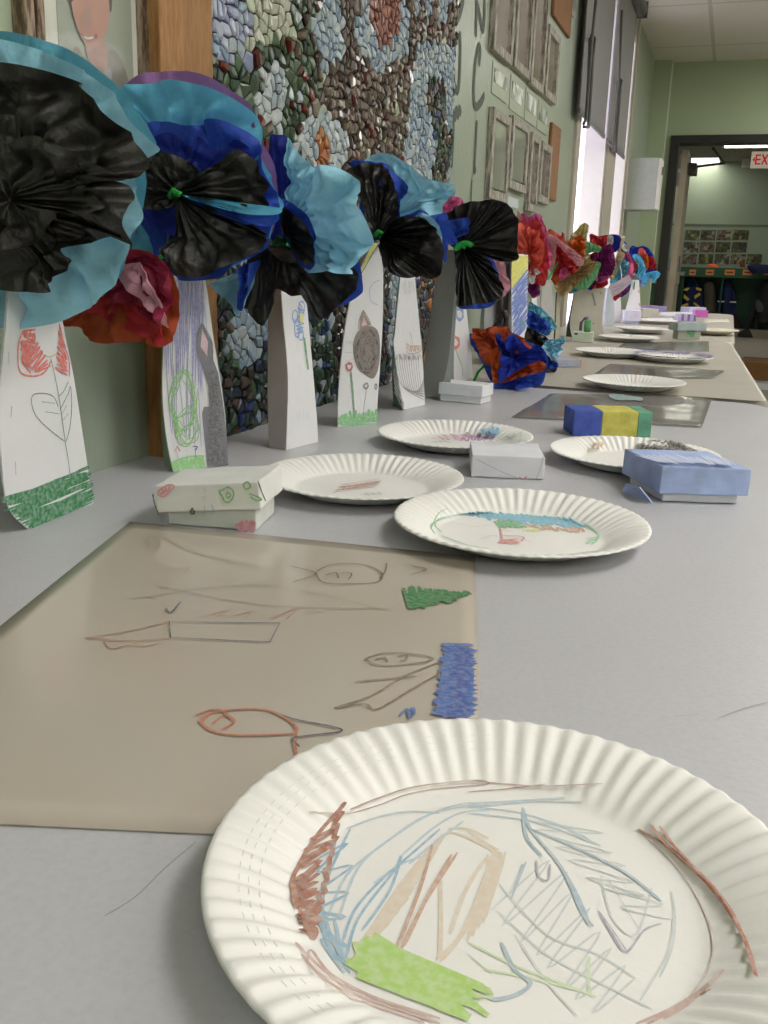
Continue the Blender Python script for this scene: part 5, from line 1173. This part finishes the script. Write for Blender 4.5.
# 2 purple / cyan / blue / black
Y2 = .87
f = flower((177, 193), Y2-.02, 'round tissue flower of purple, blue and black layers above the rabbit vase', key='b')
sheet(f, 'purple', (185, 190), Y2+.05, [(112, 100), (116, 90), (130, 75), (158, 69), (186, 70), (211.6, 78), (237, 94), (254.8, 116), (264, 139), (272, 179), (274, 215), (250, 250), (180, 262), (130, 240), (112, 160)], Y2+.06, .006, 12, .010, 11, bowl=.01)
sheet(f, 'sky', (185, 188), Y2+.03, [(113, 105), (117.6, 93), (125, 85), (161, 79), (191, 82), (219, 92), (247, 110), (258, 133.7), (263, 161), (273, 190), (279, 207), (262, 240), (220, 270), (171, 281), (150.6, 278), (128, 264), (118, 247), (120, 200), (112, 150)], Y2+.035, .008, 12, .012, 12, bowl=.01)
sheet(f, 'blue', (180, 190), Y2+.0, [(143, 123.5), (161, 120), (186, 125), (216.7, 119.7), (242, 128.6), (257, 143.8), (262, 166.7), (272.6, 189.5), (280, 210), (275, 226), (262, 248), (237, 267), (206.5, 279.5), (176, 279), (158, 263), (143, 236), (137, 217), (133, 190), (136, 150)], Y2+.022, .007, 12, .009, 13, bowl=.008)
sheet(f, 'dblue', (182, 192), Y2+.004, [(150, 140), (168, 132), (190, 146), (196, 136), (214, 150), (238, 140), (252, 160), (262, 190), (268, 225), (230, 232), (190, 240), (150, 225), (138, 195), (140, 160)], Y2+.006, .006, 13, .005, 14)
sheet(f, 'black', (177, 193), Y2-.012, [(131.6, 178), (145.6, 157), (155, 151), (170, 153), (186, 161.6), (196, 170), (202, 178), (208, 170), (216.7, 159), (228, 152), (240, 150), (252, 160), (262, 176), (266, 192), (266, 206), (240, 207), (215, 202), (195, 197), (170, 205), (145, 207), (134, 200)], Y2-.02, .010, 10, .012, 15, M=26)
sheet(f, 'black', (178, 196), Y2-.016, [(139, 206), (155, 210), (170, 206), (178, 222), (174, 240), (168, 250), (170, 262), (176, 274), (191, 278), (212, 272), (232, 263), (250, 254), (264, 243), (267, 236), (256, 226), (232, 216), (205, 206), (185, 198)], Y2-.028, .010, 11, .014, 16, M=26)
sheet(f, 'sky', (182, 195), Y2-.02, [(190, 196), (215, 201), (240, 207), (262, 207), (280, 208), (278, 214), (255, 215), (230, 211), (205, 204), (188, 199)], Y2-.026, .003, 5, .003, 17)
sheet(f, 'blue', (182, 197), Y2-.018, [(195, 201), (225, 211), (250, 216), (276, 214), (273, 224), (258, 226), (235, 221), (208, 209)], Y2-.022, .003, 5, .003, 18)

# 3 light blue with black below
Y3 = 1.0
f = flower((281, 240), Y3-.005, 'crumpled light blue tissue flower with black and blue layers over the blue-flower vase', key='c')
sheet(f, 'dblue', (285, 230), Y3+.05, [(266.7, 137), (275, 134), (284, 137), (290, 160), (300, 190), (310, 240), (290, 270), (270, 245), (264, 200), (266, 170)], Y3+.05, .006, 8, .008, 21)
sheet(f, 'black', (282, 245), Y3+.02, [(247, 253), (262, 246), (285, 262), (320, 262), (345, 262), (358, 275), (354, 290), (337, 306), (320, 320), (309, 312), (307, 296), (290, 296), (272, 290), (268, 322), (258, 324), (250, 312), (240, 300)], Y3+.01, .006, 12, .010, 22)
sheet(f, 'blue', (290, 250), Y3+.03, [(320, 270), (330, 278), (345, 284), (356, 276), (361, 262), (362, 290), (350, 302), (338, 306), (354, 290), (330, 292), (310, 280)], Y3+.03, .004, 7, .006, 23)
sheet(f, 'cyan', (290, 225), Y3+.0, [(281.7, 136.7), (286, 142), (291, 150), (301, 158), (309, 169), (316, 178), (321, 172), (338, 168), (350, 176), (360, 188), (365, 204), (367, 222), (365, 250), (360, 264), (352, 273), (338, 274), (326.7, 271), (310, 273), (300, 270), (291, 254), (284, 238), (281, 215), (283, 195), (282, 165)], Y3-.03, .012, 9, .018, 24, M=28)
sheet(f, 'blue', (284, 232), Y3-.01, [(280, 200), (290, 203), (302, 212), (312, 230), (317, 248), (316, 262), (308, 270), (298, 262), (288, 246), (280, 225)], Y3-.045, .005, 6, .006, 25)
sheet(f, 'black', (284, 235), Y3-.018, [(281, 208), (292, 213), (303, 222), (311, 238), (313, 256), (308, 266), (298, 258), (288, 244), (281, 228)], Y3-.052, .005, 6, .006, 26)
sheet(f, 'cyan', (262, 262), Y3+.0, [(207, 283), (218, 283), (236, 278), (243, 275), (240, 300), (237, 316), (228, 304), (216, 294)], Y3-.045, .004, 6, .006, 27)
sheet(f, 'blue', (262, 258), Y3-.005, [(238, 272), (246, 264), (248, 280), (246, 300), (240, 311), (236, 306), (240, 290)], Y3-.05, .004, 5, .004, 28)
sheet(f, 'black', (262, 255), Y3-.01, [(247, 262), (264, 250), (272, 258), (268, 290), (266, 318), (256, 323), (246, 310), (246, 285)], Y3-.02, .004, 6, .006, 29)
TC['leaf'] = mat('dark_leaf_tissue', '#1c4a26', .5, .2, 60)
sheet(f, 'leaf', (279, 242), Y3-.03, [(271, 246), (276, 234), (281, 238), (287, 236), (284, 246), (277, 248)], Y3-.035, .003, 6, .003, 30)

# 4
Y4 = 1.22
f = flower((380, 233), Y4, 'black and pale blue tissue flower above the cat vase', key='d')
sheet(f, 'cyan', (395, 215), Y4+.05, [(362, 160), (376.7, 152.7), (390, 154), (400, 160), (412, 168), (423, 177), (432, 180), (453, 185), (449, 194), (443, 202), (440, 215), (436, 235), (425, 240), (395, 236), (372, 200)], Y4+.03, .010, 10, .014, 41, M=24)
sheet(f, 'blue', (384, 220), Y4+.02, [(352, 165), (365, 161), (383, 163), (392, 172), (407, 187), (400, 200), (396, 225), (380, 240), (364, 232), (356, 195)], Y4+.01, .008, 8, .010, 42)
sheet(f, 'black', (378, 236), Y4+.0, [(345, 172), (352, 166), (362, 163), (374, 163), (383, 166.7), (391, 175), (395, 188), (396.7, 203), (396, 215), (386, 226), (378, 236), (370, 241), (365, 226), (364, 208), (356, 192)], Y4-.01, .010, 9, .014, 43, M=24)
sheet(f, 'blue', (400, 225), Y4-.0, [(395, 220), (412, 214), (424, 210), (436, 221), (444, 212), (450, 228), (458, 243), (448, 244), (444, 262), (442, 258), (436, 238), (415, 232)], Y4-.01, .005, 8, .006, 44)
sheet(f, 'cyan', (405, 225), Y4-.01, [(418, 214), (426, 214), (436, 222), (441, 236), (444, 256), (440, 250), (430, 232), (415, 222)], Y4-.022, .004, 6, .005, 45)
sheet(f, 'black', (381, 236), Y4-.01, [(380, 235), (390, 224), (400, 217.5), (412, 216), (424, 219), (434, 229), (440, 240), (443, 252), (441.7, 264), (437, 275), (430, 279), (418, 276), (408, 278), (398, 277), (388, 270), (381, 258), (376, 250)], Y4-.055, .011, 12, .016, 46, M=26)
# 5
Y5 = 1.62
Z6 = lambda l: [(420+x/4.873, 190+y/4.873) for x, y in l]
f = flower((462, 247), Y5-.02, 'black fan-shaped tissue flower tied with a green pipe cleaner', key='f')
sheet(f, 'cyan', (445, 220), Y5+.14, [(420, 188), (430, 183), (440, 184), (454, 187), (455, 196), (448, 205), (442, 216), (430, 218), (421, 212)], Y5+.12, .008, 7, .012, 51)
sheet(f, 'pink', (450, 222), Y5+.10, [(439, 214), (446, 200), (453, 196), (462, 200), (465, 210), (462, 222), (450, 228), (440, 222)], Y5+.09, .006, 6, .008, 52)
sheet(f, 'lpink', (480, 258), Y5+.04, [(478, 250), (490, 262), (503, 262), (506, 275), (511.5, 286), (502, 297), (495, 285), (484, 268)], Y5+.03, .005, 6, .006, 53)
sheet(f, 'blue', (464, 260), Y5+.02, [(455, 250), (480, 252), (494, 262), (500, 290), (492, 305), (483, 308.5), (470, 309), (457, 306.5), (455, 280)], Y5+.02, .005, 10, .006, 54)
sheet(f, 'black', (463, 246), Y5+.0, [(443, 219), (450, 211), (461, 204), (476, 201), (491.8, 199.5), (503, 202), (512, 209), (517.5, 222), (517, 240), (516.4, 259.8), (498, 261), (486, 255), (474, 248), (462, 244), (453, 248), (446, 240)], Y5-.02, .016, 13, .008, 55, M=26, fan=True)
sheet(f, 'black', (463, 248), Y5-.01, [(456, 250), (464, 246), (473, 248), (482, 254), (490, 262), (498, 275), (502.5, 286), (503, 295), (496, 300), (487.7, 303), (476, 304), (466, 306), (457, 305), (456, 285), (455, 265)], Y5-.03, .014, 12, .004, 56, M=26, fan=True)
sheet(f, 'blue', (452, 240), Y5-.015, Z6([(90, 150), (130, 148), (235, 135), (236, 180), (232, 212), (218, 210), (218, 160), (150, 178), (175, 260), (120, 250)]), Y5-.035, .004, 5, .004, 57)
tube('pipe_cleaner_tie', [AT(u, v, Y5-.04) for u, v in cat([(455, 250), (458, 246), (463, 243.5), (468, 243.5), (472, 246)], 4)], .0045, M_pipe, f)

# 6 red / coral / pink
Y6 = 2.5
Z4 = lambda l: [(460+x/6.4, 180+y/6.4) for x, y in l]
f = flower((530, 262), Y6-.02, 'coral red and pink tissue flower beside the black fan flower', key='j', tw=False)
sheet(f, 'pink', (535, 250), Y6+.06, [(518, 222), (521.7, 213), (530, 217), (538, 213.5), (543, 222), (546, 236), (551, 256), (547, 270), (535, 276), (524, 262)], Y6+.05, .016, 10, .016, 61)
sheet(f, 'lpink', (528, 245), Y6+.04, [(516, 216), (519, 212), (524, 222), (528, 232), (526, 262), (517, 258)], Y6+.05, .01, 6, .01, 62)
sheet(f, 'red', (536, 258), Y6+.02, [(528, 224), (540, 224), (546, 245), (548, 262), (544.7, 284), (538, 285), (532, 280), (536, 276), (530, 272)], Y6+.01, .014, 9, .014, 63)
sheet(f, 'coral', (530, 255), Y6+.0, [(520, 219), (527, 226), (533, 230), (539, 231), (543.6, 243), (542, 262), (538, 271), (534, 275), (529, 273), (528, 258), (516, 256), (517, 238)], Y6-.03, .018, 10, .02, 64, M=22)
sheet(f, 'white', (536, 268), Y6-.01, [(530, 272), (538, 270), (540, 273), (535, 276), (535, 282), (531, 284), (528, 278)], Y6-.03, .006, 5, .006, 65)
sheet(f, 'plum', (533, 280), Y6+.06, [(528, 284), (536, 282), (540, 290), (538, 296), (533, 298), (528, 292)], Y6+.05, .008, 6, .008, 66)
Y6b = 3.1
f = flower((558, 262), Y6b-.02, 'deep red tissue flower with pale pink folds, second from the black fan', key='l', tw=False)
sheet(f, 'coral', (556, 250), Y6b+.06, [(548, 234), (550, 229), (557, 233), (563, 238), (562, 231.5), (564.5, 236), (566, 250), (556, 262)], Y6b+.05, .01, 6, .01, 67)
sheet(f, 'lpink', (551, 252), Y6b+.0, [(545, 231), (550, 234), (555.5, 238), (556, 255), (553.8, 270.6), (549.5, 270.6), (549, 252)], Y6b-.02, .012, 6, .01, 68)
sheet(f, 'red', (562, 262), Y6b+.02, [(556, 241), (562, 244), (566, 250), (572, 259), (579, 265), (573, 274), (566, 272), (561, 280), (556, 276), (552, 280), (554, 262)], Y6b-.01, .02, 8, .02, 69)
sheet(f, 'lpink', (564, 252), Y6b-.01, [(554, 235), (560, 240), (568, 246), (576, 252), (583, 259), (584, 264), (578, 266), (571, 258), (563, 250), (556, 243)], Y6b-.04, .012, 7, .012, 70)
sheet(f, 'pink', (563, 272), Y6b+.0, [(560, 270), (566, 268), (568, 274), (563, 280), (559, 278)], Y6b-.03, .006, 5, .006, 71)
# 7 orange / cream / green
Y7 = 3.2
f = flower((578, 268), Y7-.02, 'orange, cream and pale green tissue flower above the beige vase', key='m', tw=False)
sheet(f, 'cream', (576, 255), Y7+.05, [(564, 243), (570, 238), (576, 230), (581, 226), (586, 223.5), (588.5, 228), (586, 236), (587, 250), (590, 262), (575, 265), (566, 256)], Y7+.04, .018, 8, .02, 72)
sheet(f, 'yellow', (581, 238), Y7+.03, [(576, 230), (581, 224.5), (585.6, 223), (588, 229), (584, 233), (578, 236)], Y7+.02, .008, 6, .01, 73)
sheet(f, 'orange', (577, 252), Y7+.02, [(568, 245), (574, 238), (580, 235.5), (584, 240), (585, 248), (582, 258), (575, 262), (569, 255)], Y7-.01, .018, 8, .02, 74)
sheet(f, 'green', (590, 252), Y7+.03, [(584, 242), (592, 243), (601, 247), (599, 252), (592, 252), (586, 253)], Y7+.02, .012, 6, .01, 75)
sheet(f, 'green', (585, 272), Y7+.01, [(588, 262), (600, 262.5), (599, 270), (594.7, 280), (586, 289), (578, 289), (573, 286), (582, 275)], Y7-.01, .014, 7, .012, 76)
sheet(f, 'orange', (566, 275), Y7+.03, [(553, 272), (562, 268), (572, 270), (568, 282), (558, 290), (553, 282)], Y7+.02, .012, 6, .012, 77)
sheet(f, 'tan', (574, 274), Y7-.01, [(556, 285), (562, 278), (572, 270), (582, 262), (592, 261), (596, 263), (590, 273), (580, 281), (573, 288), (564, 297), (558, 292)], Y7-.04, .018, 8, .018, 78, M=20)
sheet(f, 'teal', (570, 288), Y7+.02, [(566, 288), (576, 285), (579, 290), (570, 294)], Y7+.01, .006, 5, .006, 79)
# 8 purple / red
Y8 = 3.3
f = flower((600, 268), Y8-.02, 'plum purple tissue flower with red top over the wide whitish vase', key='n', tw=False)
sheet(f, 'red', (600, 246), Y8+.05, [(589, 243), (591, 234), (598, 236), (608, 235), (609, 243), (606, 252), (600, 248), (592, 243)], Y8+.04, .014, 8, .016, 81)
sheet(f, 'royal', (612, 246), Y8+.07, [(606, 238), (609, 234.5), (618, 235), (621, 240), (618, 250), (610, 252)], Y8+.05, .012, 8, .012, 82)
sheet(f, 'white', (610, 242), Y8+.02, [(608, 236), (613, 236), (613, 243), (609, 248), (607, 242)], Y8+.01, .006, 6, .006, 83)
sheet(f, 'maroon', (595, 262), Y8+.02, [(582, 258), (590, 254), (602, 252), (606, 262), (596, 268)], Y8+.01, .01, 6, .012, 84)
sheet(f, 'red', (598, 280), Y8+.03, [(590, 282), (594, 276), (604, 276), (608, 284), (600, 288), (592, 288)], Y8+.01, .012, 7, .012, 85)
sheet(f, 'dblue', (593, 282), Y8+.01, [(588, 286), (593, 278), (597, 280), (592, 289), (589, 290)], Y8-.01, .006, 5, .006, 86)
sheet(f, 'plum', (602, 264), Y8-.01, [(598, 250), (604, 246), (611, 243.7), (614, 252), (615, 262), (613, 272), (606, 280), (598, 282), (594, 277), (599, 268), (590, 262), (596, 256)], Y8-.04, .022, 9, .022, 87, M=22)
sheet(f, 'pink', (604, 276), Y8-.02, [(596, 278), (604, 277), (610, 276), (606, 281), (600, 283), (596, 281)], Y8-.05, .008, 6, .006, 88)
Y8b = 3.9
f = flower((620, 265), Y8b-.02, 'cream and teal tissue flower with pink edges right of the plum one', key='o', tw=False)
F8B = f
sheet(f, 'royal', (622, 252), Y8b+.05, [(617, 248), (620, 240), (626, 243), (628, 252), (630, 262), (622, 262)], Y8b+.04, .014, 7, .012, 91)
sheet(f, 'pink', (628, 262), Y8b+.04, [(622, 250), (628, 252), (633, 262), (632, 276), (626, 282), (618, 285), (614, 284), (620, 270)], Y8b+.03, .014, 8, .014, 92)
sheet(f, 'teal', (622, 270), Y8b+.0, [(618, 262), (624, 260), (629, 264), (627, 274), (622, 276), (620, 281), (612, 284), (610, 280), (616, 270)], Y8b-.02, .018, 8, .018, 93)
sheet(f, 'cream', (618, 258), Y8b-.01, [(614, 262), (618, 250), (620, 238), (625, 237), (621, 250), (625, 254), (620, 264), (615, 276), (611, 280), (609, 276), (614, 268)], Y8b-.04, .014, 7, .014, 94)
sheet(f, 'white', (627, 246), Y8b+.02, [(622, 246), (624, 243), (628, 248), (627, 252), (623, 250)], Y8b+.01, .006, 5, .006, 95)
# 9 far
Y9 = 5.2
f = flower((643, 268), Y9-.02, 'far tissue flower of bright blue, orange and red by the doorway', key='q', tw=False)
sheet(f, 'royal', (642, 260), Y9+.08, [(629, 252), (632, 246), (638, 247), (644, 246), (650, 250), (654, 257), (656, 270), (648, 276), (634, 272)], Y9+.06, .03, 10, .03, 101)
sheet(f, 'red', (650, 263), Y9+.03, [(646, 258), (651, 256), (655, 261), (656, 268), (650, 270), (646, 268)], Y9+.01, .02, 7, .02, 102)
sheet(f, 'coral', (643, 260), Y9+.02, [(638, 250), (642, 248), (646, 253), (648, 262), (647, 270), (643, 267), (640, 258)], Y9-.01, .018, 7, .02, 103)
sheet(f, 'orange', (646, 262), Y9-.0, [(645, 254), (648, 256), (648.5, 266), (646, 270), (644, 264)], Y9-.03, .012, 5, .01, 104)
sheet(f, 'sky', (650, 276), Y9+.0, [(644, 276), (649, 272), (657, 271), (660, 274.5), (656, 280), (653, 283), (650, 278), (645, 286), (641, 285)], Y9-.03, .02, 7, .02, 105)
sheet(f, 'rust', (633, 266), Y9+.03, [(629, 262), (638.6, 261), (638, 267), (634, 273), (631, 272)], Y9+.0, .014, 6, .012, 106)
sheet(f, 'sky', (640, 266), Y9-.02, [(632, 256), (636, 254), (641, 257), (645.6, 268), (645, 276), (641, 280), (637, 276), (638, 266)], Y9-.06, .02, 7, .02, 107)
sheet(f, 'purple', (638, 280), Y9+.04, [(632, 276), (640, 278), (642, 284), (636, 290), (630, 288)], Y9+.02, .014, 7, .014, 108)
# tag hanging from far flowers
f = thing('paper_tag', AT(620, 290, 3.6), 'pink-edged white paper tag hanging under the far flowers', 'tag')
q = [AT(u, v, 3.62) for u, v in ((609, 285), (616, 282), (629, 274.5), (632.5, 282), (622, 291), (613, 297))]
mesh('tag_sheet', q+[x+Vector((0, .002, 0)) for x in q], [tuple(range(6)), tuple(range(11, 5, -1))]+[(i, (i+1) % 6, 6+(i+1) % 6, 6+i) for i in range(6)], mat('pinkish_white_paper', '#dcc8dc', .7), f)
ribbon('handwriting', Plane(q[0], (0, 1, 0), .001), [[(613, 288), (618, 286), (624, 283)], [(614, 291), (620, 288), (626, 284)]], .004, crayon('#a890b8', .7), f)
tube('string', [AT(622, 281, 3.625), AT(621, 270, 3.7), AT(620, 265, 3.88)], .0015, M_white, f)
f = F8B
for cc, pp_ in (('red', [(613, 297), (620, 293), (628, 287), (627, 291), (620, 297), (615, 301)]), ('royal', [(620, 294), (628, 286), (631, 284), (629, 291), (622, 297)])):
    sheet(f, cc, (620, 295), 3.70, pp_, 3.70, .006, 6, .006, 110)

# fallen orange / blue flower on the table
def fallen(ctr, Y, label): return thing('tissue_flower', AT(*ctr, Y), label, 'tissue flower')
def zmin(par, zfloor):
    for o in par.children:
        if o.type == 'MESH':
            for v in o.data.vertices:
                w = v.co.z+ORG[o.name].z
                if w < zfloor+.0008: v.co.z = zfloor+.0008-ORG[o.name].z+random.uniform(0, .0004)
Yf = 1.88
f = fallen((505, 360), Yf, 'orange and blue tissue flower fallen over on the table by the white box')
sheet(f, 'blue', (505, 362), Yf+.04, [(467, 338), (472, 334), (480, 345), (510, 340), (535, 345), (546, 354), (545, 372), (538, 387), (515, 389), (494, 388), (486, 372), (476, 355)], Yf+.03, .010, 10, .012, 111)
sheet(f, 'rust', (500, 352), Yf+.02, [(471, 333), (474, 328), (482, 330), (490, 327), (506, 327), (516, 333), (525, 341), (530, 350), (520, 362), (500, 368), (485, 362), (476, 348)], Yf+.01, .010, 8, .012, 112)
sheet(f, 'orange', (494, 360), Yf-.015, [(490, 352), (500, 347), (501, 358), (497, 370), (498, 382), (493, 382), (491, 368)], Yf-.03, .005, 5, .005, 113)
sheet(f, 'royal', (513, 358), Yf-.0, [(494, 336), (500, 334), (505, 341), (511, 334), (519, 341), (529, 349), (538, 346), (544, 353), (546, 364), (538, 362), (526, 367), (512, 374), (501, 381), (500, 362), (497, 348)], Yf-.035, .014, 9, .018, 114, M=24)
sheet(f, 'rust', (518, 372), Yf-.03, [(500, 383), (511, 375), (526, 366), (538, 361), (544, 364), (545, 369), (538, 373), (524, 376), (510, 381)], Yf-.06, .006, 7, .008, 115)
sheet(f, 'blue', (515, 380), Yf-.02, [(492, 384), (505, 383), (524, 378), (540, 373), (545, 377), (541, 385), (528, 388), (510, 390), (496, 390)], Yf-.05, .005, 7, .008, 116)
zmin(f, TZ)
tube('stem', [AT(484, 366, Yf+.03), AT(478, 372, Yf+.05), T(474, 381, TZ+.006)], .003, M_pipe, f)
Yg = 2.15
f = fallen((540, 340), Yg, 'teal, blue and black tissue flower lying beside the flat blue-grey box')
sheet(f, 'teal', (540, 325), Yg+.05, [(528, 303), (533, 304), (540, 308), (547, 314), (553, 321), (556, 327), (552, 332), (546, 336), (536, 332), (528, 322)], Yg+.04, .010, 8, .012, 121)
sheet(f, 'blue', (537, 322), Yg+.03, [(528, 311), (537, 315), (546, 320), (550, 325), (546, 334), (538, 332), (528, 328)], Yg+.02, .008, 7, .010, 122)
sheet(f, 'black', (536, 342), Yg+.01, [(526, 328), (534, 331), (543, 335), (548, 340), (543, 346), (545, 356), (556, 366), (554, 373), (546, 374), (540, 368), (530, 360), (525, 345)], Yg+.0, .010, 8, .014, 123)
sheet(f, 'cyan', (550, 346), Yg-.01, [(543, 349), (544, 343), (548, 340), (555, 340), (563, 336.5), (565, 342), (561, 346), (562, 351), (558, 358), (551, 361), (548, 355)], Yg-.02, .014, 8, .018, 124)
sheet(f, 'blue', (550, 362), Yg-.0, [(546, 360), (552, 361), (557, 363), (558, 367), (552, 369), (546, 367)], Yg-.02, .006, 6, .008, 125)
zmin(f, TZ+.004)
f = thing('pipe_cleaner', AT(502, 320, 2.25), 'black curled pipe cleaner between the mauve vase and fallen orange flower', 'pipe cleaner')
tube('wire', [AT(u, v, 2.2) for u, v in cat([(494, 328), (499, 321), (503, 311), (506, 316), (505, 326), (502, 340)], 4)]+[T(500, 372, TZ+.008)], .006, TC['black'], f)

# ------------------------------------------------------------------ light and view
w = bpy.data.worlds.new('world'); bpy.context.scene.world = w; w.use_nodes = True
w.node_tree.nodes['Background'].inputs[0].default_value = (.8, .87, 1, 1); w.node_tree.nodes['Background'].inputs[1].default_value = .5
s = bpy.context.scene
s.view_settings.view_transform = 'Standard'; s.view_settings.look = 'None'; s.view_settings.gamma = 1; s.view_settings.use_curve_mapping = False
s.view_settings.exposure = 0
s.cycles.use_denoising = True
